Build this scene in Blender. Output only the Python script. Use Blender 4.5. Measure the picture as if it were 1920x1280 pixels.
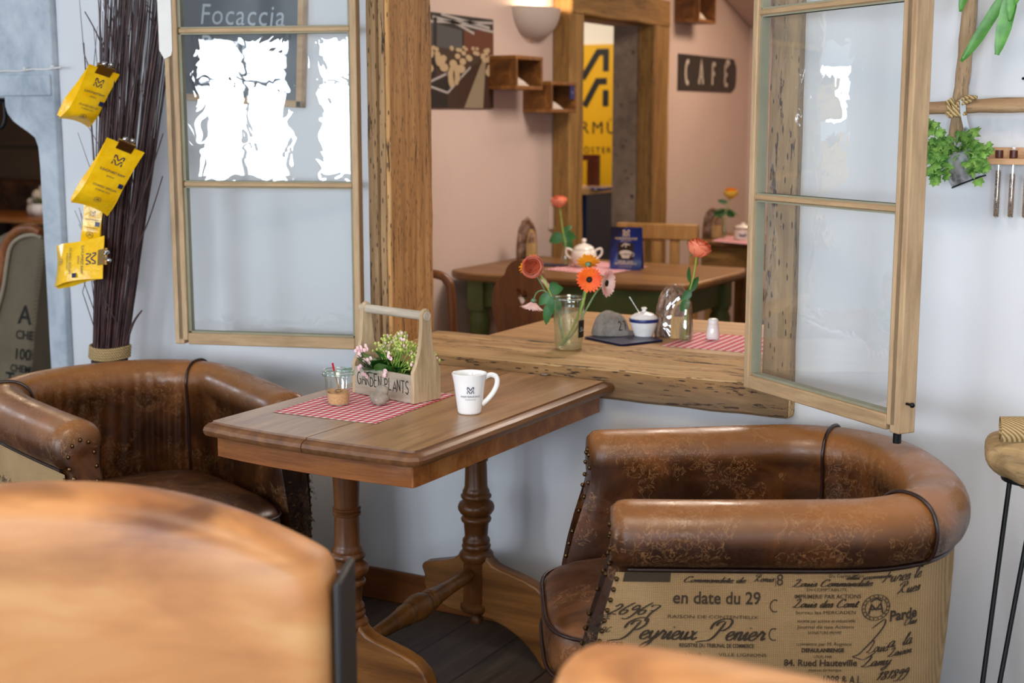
import bpy, bmesh, math, random
from mathutils import Vector, Matrix, noise
R = math.radians
for o in list(bpy.data.objects): bpy.data.objects.remove(o)
COL = bpy.context.scene.collection
rnd = random.Random(7)

# ------------------------------------------------------------------ camera
SC = bpy.context.scene
CAMZ, FPX, YAW, PITCH = 1.45, 2600.0, R(29.0), math.atan(415/2600.0)
cam_d = bpy.data.cameras.new('camera'); cam = bpy.data.objects.new('camera', cam_d); COL.objects.link(cam)
cam.location = (0, 0, CAMZ); cam.rotation_euler = (math.pi/2-PITCH, 0, YAW)
cam_d.sensor_width = 36; cam_d.lens = FPX/1920*36; cam_d.clip_start = .05
cam_d.dof.use_dof = True; cam_d.dof.focus_distance = 3.15; cam_d.dof.aperture_fstop = 4.0
SC.camera = cam
FW = Vector((-math.sin(YAW)*math.cos(PITCH), math.cos(YAW)*math.cos(PITCH), -math.sin(PITCH)))
RT = Vector((math.cos(YAW), math.sin(YAW), 0)); UP = RT.cross(FW); C0 = Vector((0, 0, CAMZ))
def ray(x, y): return FW*FPX + RT*(x-960) + UP*(640-y)
def pz(x, y, z): r = ray(x, y); return C0 + r*((z-CAMZ)/r.z)      # where a sight line meets a level
def py_(x, y, Y): r = ray(x, y); return C0 + r*(Y/r.y)            # ... a plane parallel to the window wall
def px_(x, y, X): r = ray(x, y); return C0 + r*(X/r.x)            # ... a plane parallel to the side wall

# ------------------------------------------------------------------ view, world, lights
SC.view_settings.view_transform = 'Standard'; SC.view_settings.look = 'None'
SC.view_settings.exposure = 0.0; SC.view_settings.gamma = 1.0
try: SC.view_settings.use_curve_mapping = False
except Exception: pass
W = bpy.data.worlds.new('world'); SC.world = W; W.use_nodes = True
W.node_tree.nodes['Background'].inputs[0].default_value = (.75, .87, 1, 1)
W.node_tree.nodes['Background'].inputs[1].default_value = 1.0
SC.cycles.max_bounces = 10; SC.cycles.transparent_max_bounces = 24; SC.cycles.diffuse_bounces = 5
SC.cycles.caustics_reflective = False; SC.cycles.caustics_refractive = False
SC.cycles.sample_clamp_indirect = 6
def area(name, loc, direction, sx, sy, power, color):
    l = bpy.data.lights.new(name, 'AREA'); l.shape = 'RECTANGLE'; l.size = sx; l.size_y = sy
    l.energy = power; l.color = color
    o = bpy.data.objects.new(name, l); COL.objects.link(o); o.location = loc
    o.rotation_euler = Vector(direction).to_track_quat('-Z', 'Z').to_euler(); return o
def point(name, loc, power, color, r=.05):
    l = bpy.data.lights.new(name, 'POINT'); l.energy = power; l.color = color; l.shadow_soft_size = r
    o = bpy.data.objects.new(name, l); COL.objects.link(o); o.location = loc; return o
DAY = (.79, .885, 1.0); WARM = (1.0, .66, .42)
RX0, RX1, RY0, RY1, RZ = -6.0, 3.0, -3.0, 3.38, 2.85             # the main room
WINS = [(-3.42, -2.70, .98, 2.06), (-2.55, -1.5, .98, 2.06), (-.2, 1.0, .8, 2.2), (1.35, 2.5, .8, 2.2)]  # the last two windows are added to light the right side
for i, (a, b, c, d) in enumerate(WINS):
    area('daylight_%d' % i, ((a+b)/2, RY0-.12, (c+d)/2), (0, 1, -.08), b-a, d-c, (88 if i < 2 else 80)*(b-a)*(d-c), DAY)
area('daylight_left', (RX0-.1, 3.01, 1.60), (1, 0, 0), .30, .56, 14, DAY)
area('daylight_added_left', (RX0-.1, -1.8, 1.58), (1, 0, 0), 1.6, 1.5, 90, DAY)  # added unseen left window, placed clear of the sash reflections
area('warm_fill_main', (-.6, 1.0, 2.8), (0, 0, -1), 1.2, 1.2, 42, (1.0, .84, .66))  # soft warm fill added for the tone on the chairs
area('ceiling_lamp_inner', (-1.9, 5.6, 2.55), (0, 0, -1), .9, .9, 47, (1.0, .87, .76))
area('ceiling_lamp_far', (-2.3, 8.3, 2.55), (0, 0, -1), .6, .6, 30, (1.0, .75, .55))
area('shop_lamp', (-4.6, 8.0, 2.55), (0, .25, -1), .7, .7, 27, (1.0, .92, .78))
area('nook_lamp', (-7.0, 6.0, 2.5), (0, 0, -1), .5, .5, 22, (1.0, .75, .52))
point('inner_point_glow', (-2.0, 3.9+.9, 2.3), 5, WARM, .08)  # bare warm point source high in the inner room

# ------------------------------------------------------------------ mesh helpers
class MB:
    def __init__(s): s.v = []; s.f = []
    def add(s, vs, fs, M=None):
        b = len(s.v)
        s.v += [tuple(M @ Vector(p)) if M else tuple(p) for p in vs]
        s.f += [tuple(b+i for i in q) for q in fs]; return s
    def box(s, x0, x1, y0, y1, z0, z1, M=None):
        return s.add([(x0,y0,z0),(x1,y0,z0),(x1,y1,z0),(x0,y1,z0),(x0,y0,z1),(x1,y0,z1),(x1,y1,z1),(x0,y1,z1)],
            [(0,3,2,1),(4,5,6,7),(0,1,5,4),(1,2,6,5),(2,3,7,6),(3,0,4,7)], M)
    def grid(s, f, nu, nv, cu=False, cv=False, M=None, flip=False):
        vs = [f(i/(nu if cu else nu-1), j/(nv if cv else nv-1)) for i in range(nu) for j in range(nv)]
        fs = []
        for i in range(nu if cu else nu-1):
            for j in range(nv if cv else nv-1):
                a, b = i*nv+j, ((i+1) % nu)*nv+j; c, d = ((i+1) % nu)*nv+(j+1) % nv, i*nv+(j+1) % nv
                fs.append((a,d,c,b) if flip else (a,b,c,d))
        return s.add(vs, fs, M)
    def lathe(s, prof, n=24, M=None, caps=True):          # prof: (r, z) from bottom to top
        vs = []; fs = []
        for r, z in prof:
            for k in range(n): a = 2*math.pi*k/n; vs.append((r*math.cos(a), r*math.sin(a), z))
        for i in range(len(prof)-1):
            for k in range(n): k2 = (k+1) % n; fs.append((i*n+k, i*n+k2, (i+1)*n+k2, (i+1)*n+k))
        if caps: fs.append(tuple(range(n-1, -1, -1))); fs.append(tuple((len(prof)-1)*n+k for k in range(n)))
        return s.add(vs, fs, M)
    def tube(s, pts, r, n=8, caps=True, closed=False, M=None, flat=1.0):
        pts = [Vector(p) for p in pts]; m = len(pts)
        rs = r if isinstance(r, (list, tuple)) else [r]*m
        vs = []; fs = []; prev = None
        for i, p in enumerate(pts):
            if closed: t = (pts[(i+1) % m]-pts[i-1])
            else: t = pts[min(i+1, m-1)]-pts[max(i-1, 0)]
            t = t.normalized() if t.length > 1e-9 else Vector((0,0,1))
            if prev is None:
                u = t.cross(Vector((0,0,1)))
                if u.length < .05: u = t.cross(Vector((1,0,0)))
            else: u = prev - t*prev.dot(t)
            u.normalize(); prev = u; w = t.cross(u)
            for k in range(n):
                a = 2*math.pi*k/n; vs.append(p + u*(rs[i]*math.cos(a)) + w*(rs[i]*flat*math.sin(a)))
        for i in range(m if closed else m-1):
            for k in range(n):
                k2 = (k+1) % n; j = (i+1) % m; fs.append((i*n+k, i*n+k2, j*n+k2, j*n+k))
        if caps and not closed: fs.append(tuple(range(n-1,-1,-1))); fs.append(tuple((m-1)*n+k for k in range(n)))
        return s.add(vs, fs, M)
    def ball(s, c, r, n=12, M=None, sc=(1,1,1), nz=0, seed=0, fr=3):
        def f(u, v):
            a = 2*math.pi*u; b = math.pi*(v-.5)
            d = Vector((math.cos(b)*math.cos(a), math.cos(b)*math.sin(a), math.sin(b)))
            k = r*(1+nz*noise.noise(d*fr+Vector((seed,seed*.7,0)))) if nz else r
            return (c[0]+d.x*k*sc[0], c[1]+d.y*k*sc[1], c[2]+d.z*k*sc[2])
        return s.grid(f, n, max(5, n//2+1), cu=True, M=M)
    def prism(s, poly, a, b, axis='y', M=None):            # poly in the two other axes, extruded along axis
        n = len(poly)
        def P(q, t): return (q[0], t, q[1]) if axis == 'y' else ((q[0], q[1], t) if axis == 'z' else (t, q[0], q[1]))
        return s.add([P(q, a) for q in poly]+[P(q, b) for q in poly],
            [tuple(range(n-1,-1,-1)), tuple(range(n, 2*n))]+[(i,(i+1)%n,n+(i+1)%n,n+i) for i in range(n)], M)
    def build(s, name, mat, parent=None, off=None, bevel=0, seg=2, smooth=35, subd=0, kind=None, weld=False, rough=0, roughf=8):
        me = bpy.data.meshes.new(name)
        vs = s.v if off is None else [(p[0]-off[0], p[1]-off[1], p[2]-off[2]) for p in s.v]
        me.from_pydata(vs, [], s.f)
        bm = bmesh.new(); bm.from_mesh(me)
        if weld: bmesh.ops.remove_doubles(bm, verts=bm.verts, dist=1e-5)
        bmesh.ops.recalc_face_normals(bm, faces=bm.faces)
        if rough:
            for e_ in range(2):
                long_e = [e for e in bm.edges if e.calc_length() > .06]
                if long_e: bmesh.ops.subdivide_edges(bm, edges=long_e, cuts=6, use_grid_fill=True)
            for v in bm.verts:
                q = v.co*roughf; v.co += Vector((noise.noise(q), noise.noise(q+Vector((9,3,1))), noise.noise(q+Vector((2,8,5)))))*rough
        for f in bm.faces: f.smooth = True
        for e in bm.edges:
            if len(e.link_faces) == 2 and e.calc_face_angle(0) > R(smooth): e.smooth = False
        bm.to_mesh(me); bm.free()
        o = bpy.data.objects.new(name, me); COL.objects.link(o)
        if mat: me.materials.append(mat)
        if parent: o.parent = parent
        if bevel:
            m = o.modifiers.new('bevel', 'BEVEL'); m.width = bevel; m.segments = seg; m.limit_method = 'ANGLE'; m.angle_limit = R(30)
        if subd:
            m = o.modifiers.new('subd', 'SUBSURF'); m.levels = subd; m.render_levels = subd
        if kind: o['kind'] = kind
        return o
def BX(*a): return MB().box(*a)
def thing(name, label, cat, loc=(0,0,0), rz=0, group=None):
    o = bpy.data.objects.new(name, None); COL.objects.link(o); o.location = loc; o.rotation_euler = (0,0,rz)
    o.empty_display_size = .05; o['label'] = label; o['category'] = cat
    if group: o['group'] = group
    return o
def tag(o, label, cat, group=None):
    o['label'] = label; o['category'] = cat
    if group: o['group'] = group
    return o
def origin(o, p):                                          # move a one-mesh thing's origin to p, keeping it in place
    p = Vector(p); o.data.transform(Matrix.Translation(-p)); o.location = p; return o
def frame(p, zdir, xhint=(1,0,0)):
    z = Vector(zdir).normalized(); x = Vector(xhint); x = x - z*x.dot(z)
    if x.length < 1e-4: x = Vector((0,1,0)) - z*z.y
    x.normalize(); y = z.cross(x)
    return Matrix(((x.x,y.x,z.x,p[0]),(x.y,y.y,z.y,p[1]),(x.z,y.z,z.z,p[2]),(0,0,0,1)))
def bez(p0, p1, p2, p3, n=10):
    p0, p1, p2, p3 = map(Vector, (p0,p1,p2,p3))
    return [p0*(1-t)**3+p1*3*t*(1-t)**2+p2*3*t*t*(1-t)+p3*t**3 for t in [i/n for i in range(n+1)]]
def smoothpts(pts, k=4):                                   # Catmull-Rom through points
    P = [Vector(p) for p in pts]; out = []
    for i in range(len(P)-1):
        a, b, c, d = P[max(i-1,0)], P[i], P[i+1], P[min(i+2,len(P)-1)]
        for j in range(k):
            t = j/k; out.append(.5*((2*b)+(c-a)*t+(2*a-5*b+4*c-d)*t*t+(3*b-a-3*c+d)*t**3))
    out.append(P[-1]); return out

# ------------------------------------------------------------------ lettering: font text and brush strokes as thin meshes
def text_geo(s, size, shear=0, spacing=1.0, bold=0):
    cu = bpy.data.curves.new('t', 'FONT'); cu.body = s; cu.size = size; cu.shear = shear; cu.space_character = spacing
    cu.resolution_u = 3; cu.align_x = 'LEFT'; cu.offset = bold
    ob = bpy.data.objects.new('t', cu); me = bpy.data.meshes.new_from_object(ob)
    g = ([(v.co.x, v.co.y) for v in me.vertices], [tuple(p.vertices) for p in me.polygons])
    bpy.data.objects.remove(ob); bpy.data.meshes.remove(me); bpy.data.curves.remove(cu); return g
def width(g): xs = [p[0] for p in g[0]]; return max(xs)-min(xs)
def stroke_geo(lines, w):                                  # mitred ribbons along polylines
    vs = []; fs = []
    for L in lines:
        P = [Vector((p[0], p[1])) for p in L]; n = len(P); b = len(vs)
        for i in range(n):
            d1 = (P[i]-P[i-1]).normalized() if i else (P[1]-P[0]).normalized()
            d2 = (P[i+1]-P[i]).normalized() if i < n-1 else d1
            t = d1+d2
            t = t.normalized() if t.length > 1e-6 else d1
            nrm = Vector((-t.y, t.x)); c = max(.45, nrm.dot(Vector((-d1.y, d1.x))))
            o = nrm*(w/2/c); vs += [tuple(P[i]+o), tuple(P[i]-o)]
            if i: fs.append((b+2*i-2, b+2*i-1, b+2*i+1, b+2*i))
    return vs, fs
SCR = {'e': (.6,[[(0,.35),(.25,.45),(.45,.7),(.35,.98),(.12,.85),(.02,.45),(.15,.05),(.4,.0),(.65,.3)]]), 'y': (.7,[[(0,.5),(.1,.95),(.12,.4),(.25,.05),(.5,.3),(.58,1.0)],[(.58,1),(.5,.0),(.3,-.8),(.0,-1.0),(-.1,-.7),(.3,-.2),(.75,.3)]]),
 'r': (.7,[[(0,.3),(.2,.9),(.25,1.05),(.32,.85),(.5,.85),(.48,.3),(.55,.02),(.75,.3)]]), 'i': (.48,[[(0,.3),(.2,.95),(.2,.2),(.3,0),(.5,.3)],[(.24,1.35),(.28,1.45)]]), 'n': (.72,[[(0,.3),(.15,.95),(.15,0)],[(.15,.6),(.35,.95),(.48,.8),(.48,.15),(.58,0),(.75,.3)]]),
 'u': (.78,[[(0,.3),(.12,.95),(.12,.25),(.25,0),(.42,.15),(.52,.9)],[(.52,.95),(.52,.2),(.62,0),(.8,.3)]]), 'x': (.68,[[(0,.9),(.15,.9),(.35,.05),(.55,.1),(.7,.3)],[(.5,.95),(.0,.0)]]), 'a': (.76,[[(.5,.85),(.25,1),(.02,.6),(.1,.1),(.35,.1),(.5,.85)],[(.5,.95),(.5,.2),(.6,0),(.78,.3)]]),
 'm': (1.05,[[(0,.3),(.15,.95),(.15,0)],[(.15,.6),(.35,.95),(.46,.8),(.46,0)],[(.46,.6),(.66,.95),(.78,.8),(.78,.15),(.9,0),(1.07,.3)]]), 'o': (.6,[[(.3,1),(.05,.7),(.08,.2),(.3,0),(.5,.3),(.48,.8),(.3,1),(.62,.85)]]), 's': (.6,[[(0,.3),(.3,1.05),(.42,.4),(.3,.0),(.05,.1)],[(.3,.0),(.6,.3)]]),
 'l': (.45,[[(0,.3),(.35,1.6),(.25,2),(.15,1.6),(.15,.3),(.25,0),(.47,.3)]]), 't': (.48,[[(0,.3),(.2,1.6),(.18,.3),(.28,0),(.5,.3)],[(.0,1.15),(.4,1.15)]]), 'd': (.76,[[(.5,.85),(.25,1),(.02,.6),(.1,.1),(.35,.1),(.5,.85)],[(.5,2),(.5,.2),(.6,0),(.78,.3)]]),
 'c': (.58,[[(.45,.8),(.3,1),(.05,.6),(.1,.1),(.35,0),(.6,.3)]]), 'h': (.7,[[(0,.3),(.3,1.7),(.2,2),(.12,1.6),(.12,0)],[(.12,.5),(.3,.95),(.45,.8),(.45,.15),(.55,0),(.72,.3)]]), 'L': (1.0,[[(-.2,1.7),(.2,2.2),(.4,1.6),(.1,.3),(-.2,.1),(.1,.0),(.6,-.1),(.95,.3)]]),
 'P': (1.25,[[(-.9,-.3),(-.4,-.15),(.0,-.05),(.3,.5),(.6,2.1)],[(-.3,1.2),(-.25,1.9),(.3,2.4),(1.0,2.3),(1.1,1.6),(.7,1.05),(.45,1.15)],[(.0,1.6),(.1,2.0),(.5,2.15)]]), 'R': (1.3,[[(.1,0),(.35,.6),(.5,2.0)],[(-.1,1.5),(.1,2.1),(.7,2.2),(.85,1.6),(.4,1.1),(.8,.2),(1.3,.2)]]),
 'S': (1.0,[[(.8,1.7),(.5,2.15),(.15,1.7),(.55,1.1),(.75,.5),(.35,-.05),(-.1,.3)],[(.4,.0),(1.0,.3)]]), 'C': (1.1,[[(.8,1.6),(.7,2.1),(.35,2.0),(.05,1.2),(.1,.3),(.5,.0),(1.1,.4)]]), 'F': (1.0,[[(.1,0),(.3,.6),(.45,2.0)],[(.0,1.9),(.5,2.15),(1.0,2.0)],[(.1,1.1),(.7,1.15)]]), '2': (.62,[[(.05,.95),(.25,1.3),(.45,1.0),(.3,.5),(.0,.02),(.2,.1),(.55,.0)]]), '6': (.58,[[(.48,1.5),(.15,.9),(.02,.35),(.2,0),(.42,.25),(.35,.6),(.08,.45)]]),
 '9': (.6,[[(.45,.9),(.25,1.2),(.05,.8),(.2,.55),(.45,.85),(.45,.2),(.2,-.5),(-.15,-.4)]]), '7': (.7,[[(0,1.0),(.1,1.2),(.55,1.1),(.3,.3),(.28,-.6),(.5,-.8)],[(.1,.5),(.5,.55)]]), '1': (.4,[[(.0,.9),(.2,1.3),(.1,0)]]), '8': (.6,[[(.4,1.1),(.2,1.3),(.05,1.0),(.4,.4),(.3,.0),(.05,.2),(.3,.7),(.42,1.1)]]), '.': (.3,[[(.05,0),(.1,.06)]])}
def script_geo(word, xh, w, sh=.35, spread=1.0):           # joined pen handwriting, thicker on the down strokes
    vs = []; fs = []; x = 0
    for ch in word:
        if ch == ' ': x += .55*xh; continue
        adv, lines = SCR.get(ch, SCR['C'])
        for Lq in lines:
            P = [p.to_2d() for p in smoothpts([((a*spread)*xh+x+b*xh*sh, b*xh, 0) for a, b in Lq], 4)]; b0 = len(vs); n = len(P)
            for i, p in enumerate(P):
                d = (P[min(i+1, n-1)]-P[max(i-1, 0)]); d = d.normalized() if d.length > 1e-9 else Vector((1,0)); k = w*(.55+.75*abs(d.y))/2*(1 if 0 < i < n-1 else .4); o = Vector((-d.y, d.x))*k; vs += [tuple(p+o), tuple(p-o)]
                if i: fs.append((b0+2*i-2, b0+2*i-1, b0+2*i+1, b0+2*i))
        x += adv*xh*spread
    return vs, fs
def put(mb, g, fn, dx=0, dy=0):                            # map a flat figure through fn(u, v) onto a surface
    mb.add([fn(x+dx, y+dy) for x, y in g[0]], g[1]); return mb
def arc(cx, cy, rx, ry, a0, a1, n=8):
    return [(cx+rx*math.cos(R(a0+(a1-a0)*i/n)), cy+ry*math.sin(R(a0+(a1-a0)*i/n))) for i in range(n+1)]
LET = {  # brush letters on a unit cell
 'C': [arc(.32,.5,.3,.5,60,300)], 'A': [[(0,0),(.32,1),(.62,0)],[(.12,.36),(.52,.36)]], 'F': [[(.05,0),(.05,1)],[(.05,.97),(.5,.97)],[(.05,.52),(.42,.52)]],
 'E': [[(.05,0),(.05,1)],[(.05,.97),(.5,.97)],[(.05,.52),(.42,.52)],[(.05,.03),(.5,.03)]], 'G': [arc(.34,.5,.32,.5,60,330),[(.62,.25),(.62,.45),(.38,.45)]],
 'R': [[(.05,0),(.05,1)],[(.05,.97),(.35,.95),(.5,.78),(.38,.56),(.05,.5)],[(.2,.5),(.56,0)]], 'D': [[(.05,0),(.05,1)],[(.03,.97),(.4,.85),(.55,.5),(.4,.12),(.03,.03)]],
 'N': [[(.05,0),(.05,1)],[(.05,.98),(.5,.02)],[(.5,0),(.5,1)]], 'P': [[(.05,0),(.05,1)],[(.05,.97),(.38,.95),(.5,.75),(.38,.52),(.05,.48)]],
 'L': [[(.05,1),(.05,0)],[(.03,.03),(.45,.03)]], 'T': [[(.28,0),(.28,1)],[(0,.97),(.56,.97)]], 'S': [[(.5,.88),(.3,1),(.06,.85),(.12,.6),(.42,.42),(.5,.2),(.3,0),(.02,.12)]],
 'M': [[(.05,0),(.05,1)],[(.05,.98),(.35,.4)],[(.35,.4),(.65,.98)],[(.65,1),(.65,0)]], '2': [[(.03,.8),(.2,1),(.42,.9),(.42,.65),(.05,.03)],[(.03,.03),(.5,.03)]], '7': [[(.02,.97),(.5,.97)],[(.5,.97),(.18,0)],[(.15,.5),(.5,.5)]]}
def brush(word, h, w, gap=.72, jig=0, seed=1):
    r = random.Random(seed); vs = []; fs = []; x = 0
    for ch in word:
        if ch == ' ': x += h*.3; continue
        sc = 1+r.uniform(-jig, jig); dy = r.uniform(-jig, jig)*h*.6
        L = [[(x+a*h*.8, dy+b*h*sc) for a, b in l] for l in LET[ch]]
        v, f = stroke_geo(L, w); b0 = len(vs); vs += v; fs += [tuple(i+b0 for i in q) for q in f]; x += h*gap*(1.15 if ch in 'MG' else 1)
    return vs, fs
def logo_geo(h):                                           # the double M chevron, centred, h tall
    k = h/2; L = []
    for s in (-1, 1):
        L += [[(s*.92*k,.22*k),(s*.92*k,.88*k),(s*.62*k,.88*k),(s*.02*k,-.02*k)], [(s*.96*k,-.12*k),(s*.60*k,-.12*k),(s*.10*k,-.98*k)], [(s*.92*k,-.42*k),(s*.92*k,-.98*k)]]
    return stroke_geo(L, .22*k)

# ------------------------------------------------------------------ materials
class NT:
    def __init__(s, name, rough=.6, spec=.5, metal=0, base=(.5,.5,.5), coat=0):
        s.m = bpy.data.materials.new(name); s.m.use_nodes = True; s.t = s.m.node_tree
        s.b = s.t.nodes['Principled BSDF']; s.i('Base Color', (*base, 1)); s.i('Roughness', rough); s.i('Metallic', metal); s.i('Specular IOR Level', spec)
        if coat: s.i('Coat Weight', coat); s.i('Coat Roughness', .15)
        s._co = None
    def i(s, k, v): s.b.inputs[k].default_value = v
    def n(s, ty, **kw):
        nd = s.t.nodes.new('ShaderNode'+ty)
        for k, v in kw.items(): setattr(nd, k, v)
        return nd
    def l(s, a, b): s.t.links.new(a, b)
    def co(s, scale=(1,1,1), rot=(0,0,0), loc=(0,0,0)):
        if not s._co: s._co = s.n('TexCoord')
        mp = s.n('Mapping'); s.l(s._co.outputs['Object'], mp.inputs[0])
        mp.inputs['Scale'].default_value = scale; mp.inputs['Rotation'].default_value = rot; mp.inputs['Location'].default_value = loc
        return mp.outputs[0]
    def noise(s, vec, scale, detail=4, rough=.55, dist=0):
        nd = s.n('TexNoise'); s.l(vec, nd.inputs['Vector']); nd.inputs['Scale'].default_value = scale
        nd.inputs['Detail'].default_value = detail; nd.inputs['Roughness'].default_value = rough; nd.inputs['Distortion'].default_value = dist
        return nd.outputs['Fac']
    def vor(s, vec, scale, feature='F1', rnd=1):
        nd = s.n('TexVoronoi', feature=feature); s.l(vec, nd.inputs['Vector']); nd.inputs['Scale'].default_value = scale
        nd.inputs['Randomness'].default_value = rnd; return nd.outputs['Distance']
    def ramp(s, fac, stops):
        nd = s.n('ValToRGB'); s.l(fac, nd.inputs[0]); cr = nd.color_ramp
        while len(cr.elements) < len(stops): cr.elements.new(.5)
        for e, (p, c) in zip(cr.elements, stops): e.position = p; e.color = (*c, 1) if len(c) == 3 else c
        return nd.outputs[0]
    def mix(s, fac, a, b, mode='MIX'):
        nd = s.n('MixRGB', blend_type=mode)
        for k, v in ((0, fac), (1, a), (2, b)):
            if hasattr(v, 'links') or hasattr(v, 'node'): s.l(v, nd.inputs[k])
            else: nd.inputs[k].default_value = v if k == 0 else (*v, 1)
        return nd.outputs[0]
    def math(s, op, a, b=0, c=0):
        nd = s.n('Math', operation=op)
        for k, v in enumerate((a, b, c)):
            if hasattr(v, 'node'): s.l(v, nd.inputs[k])
            else: nd.inputs[k].default_value = v
        return nd.outputs[0]
    def xyz(s, vec): nd = s.n('SeparateXYZ'); s.l(vec, nd.inputs[0]); return nd.outputs
    def color(s, c): s.l(c, s.b.inputs['Base Color']); return s
    def bump(s, h, strength=.3, dist=.002):
        nd = s.n('Bump'); nd.inputs['Strength'].default_value = strength; nd.inputs['Distance'].default_value = dist
        s.l(h, nd.inputs['Height']); s.l(nd.outputs[0], s.b.inputs['Normal']); return s
def hexc(h):                                               # sRGB hex to linear
    return tuple(((int(h[i:i+2],16)/255+.055)/1.055)**2.4 if int(h[i:i+2],16) > 10 else int(h[i:i+2],16)/255/12.92 for i in (0,2,4))
def plain(name, h, rough=.6, metal=0, spec=.5, coat=0, var=0):
    t = NT(name, rough, spec, metal, hexc(h) if isinstance(h, str) else h, coat)
    if var:
        c = Vector(hexc(h)); n = t.noise(t.co(), 9, 4)
        t.color(t.ramp(n, [(.3, tuple(c*(1-var))), (.7, tuple(c*(1+var)))])); t.bump(t.noise(t.co(), 120), .15, .001)
    return t.m
def wood(name, cols, axis='x', rough=.55, sc=1.0, worm=0, dark=0, coat=0, bump=.35, streak=1.0, planks=0):
    t = NT(name, rough, .4, coat=coat); s = {'x': (.9,9,9), 'y': (9,.9,9), 'z': (9,9,.9)}[axis]; s = tuple(v*sc for v in s)
    v = t.co(s); n1 = t.noise(v, 1.3, 6, .6, 1.2*streak); fine = t.noise(t.co(tuple(q*5 for q in s)), 1.6, 5, .7)
    c = t.ramp(n1, [(.25, hexc(cols[0])), (.5, hexc(cols[1])), (.75, hexc(cols[2]))])
    c = t.mix(.55, c, t.ramp(fine, [(.3, (.45,.42,.38)), (.6, (1,1,1))]), 'MULTIPLY'); h = fine
    if dark:
        d = t.noise(t.co(tuple(q*.55 for q in s), loc=(3,1,7)), 1.1, 4, .6, .5)
        c = t.mix(t.ramp(d, [(.54, (0,0,0)), (.72, (dark,)*3)]), c, (.10,.075,.055))
    if worm:
        q = tuple(v*3.2 if v > 2*sc else v*7 for v in s); w = t.vor(t.co(q), 3.6); big = t.noise(t.co(tuple(v*.8 for v in s)), 1.5, 3)
        mask = t.math('MULTIPLY', t.math('LESS_THAN', w, .20), t.math('GREATER_THAN', big, .44))
        w2 = t.noise(t.co(tuple(v*2.2 for v in s), loc=(5,5,5)), 2.4, 6, .75); cr = t.math('LESS_THAN', w2, .405)
        mask = t.math('MAXIMUM', mask, cr); mask = t.math('MULTIPLY', mask, worm)
        c = t.mix(mask, c, (.055,.03,.018)); h = t.math('SUBTRACT', fine, mask)
    t.color(c); t.bump(h, bump, .003); return t.m
def leather(name, lo, mid, hi, top=None, z0=.6, z1=.74, rough=.36, creases=0):
    t = NT(name, rough, .5); n = t.noise(t.co(), 5.5, 6, .62, .6)
    c = t.ramp(n, [(.28, hexc(lo)), (.5, hexc(mid)), (.74, hexc(hi))])
    if top:
        z = t.xyz(t.co())[2]; m = t.n('MapRange'); t.l(z, m.inputs[0]); m.inputs[1].default_value = z0; m.inputs[2].default_value = z1
        wear = t.math('MULTIPLY', m.outputs[0], t.math('ADD', t.noise(t.co(loc=(4,2,1)), 4, 3), .25)); c = t.mix(wear, c, hexc(top))
    dist = t.mix(.12, t.co((1,1,1)), t.n('TexNoise').outputs['Color'])
    e = t.vor(dist, 38, 'DISTANCE_TO_EDGE'); e2 = t.noise(t.co(), 42, 4, .6, 1.2)
    line = t.math('MULTIPLY', t.math('LESS_THAN', t.math('ABSOLUTE', t.math('SUBTRACT', e2, .5)), .018), t.math('GREATER_THAN', t.noise(t.co(loc=(7,7,7)), 7, 2), .5))
    c = t.mix(t.math('MULTIPLY', line, .32), c, hexc('b98a5c'))
    t.color(c); h = t.math('ADD', t.math('MULTIPLY', t.noise(t.co(), 220, 3), .25), t.math('MULTIPLY', t.noise(t.co(), 22, 4), .9))
    r = t.n('MapRange'); t.l(t.noise(t.co(), 14, 4), r.inputs[0]); r.inputs[1].default_value = .3; r.inputs[2].default_value = .7; r.inputs[3].default_value = rough-.1; r.inputs[4].default_value = rough+.16
    t.l(r.outputs[0], t.b.inputs['Roughness']); t.bump(h, .3, .004); return t.m
def plaster(name, h, var=.04, rough=.85, pits=True, bumpd=.004):
    c = Vector(hexc(h)); t = NT(name, rough, .2); n = t.noise(t.co(), 1.8, 5)
    t.color(t.ramp(n, [(.3, tuple(c*(1-var))), (.7, tuple(c*(1+var*.6)))]))
    hh = t.math('ADD', t.noise(t.co(), 9, 5, .5), t.math('MULTIPLY', t.noise(t.co(), 60, 3), .15))
    if pits:
        p = t.math('MULTIPLY', t.math('LESS_THAN', t.vor(t.co(), 17), .055), t.math('GREATER_THAN', t.noise(t.co(loc=(1,9,4)), 6, 2), .5)); hh = t.math('SUBTRACT', hh, p)
    t.bump(hh, .32, bumpd); return t.m
def gingham(name, cell=.0105, red='c01f35', pink='df8f98'):
    t = NT(name, .8, .2); o = t.xyz(t.co())
    def st(c): return t.math('GREATER_THAN', t.math('FRACT', t.math('DIVIDE', t.math('ADD', c, 10), cell*2)), .5)
    a, b = st(o[0]), st(o[1]); s = t.math('MULTIPLY', t.math('ADD', a, b), .5)
    t.color(t.ramp(s, [(.0, hexc('f6efee')), (.5, hexc(pink)), (1, hexc(red))])); t.bump(t.noise(t.co(), 600), .2, .0005); return t.m
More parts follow.
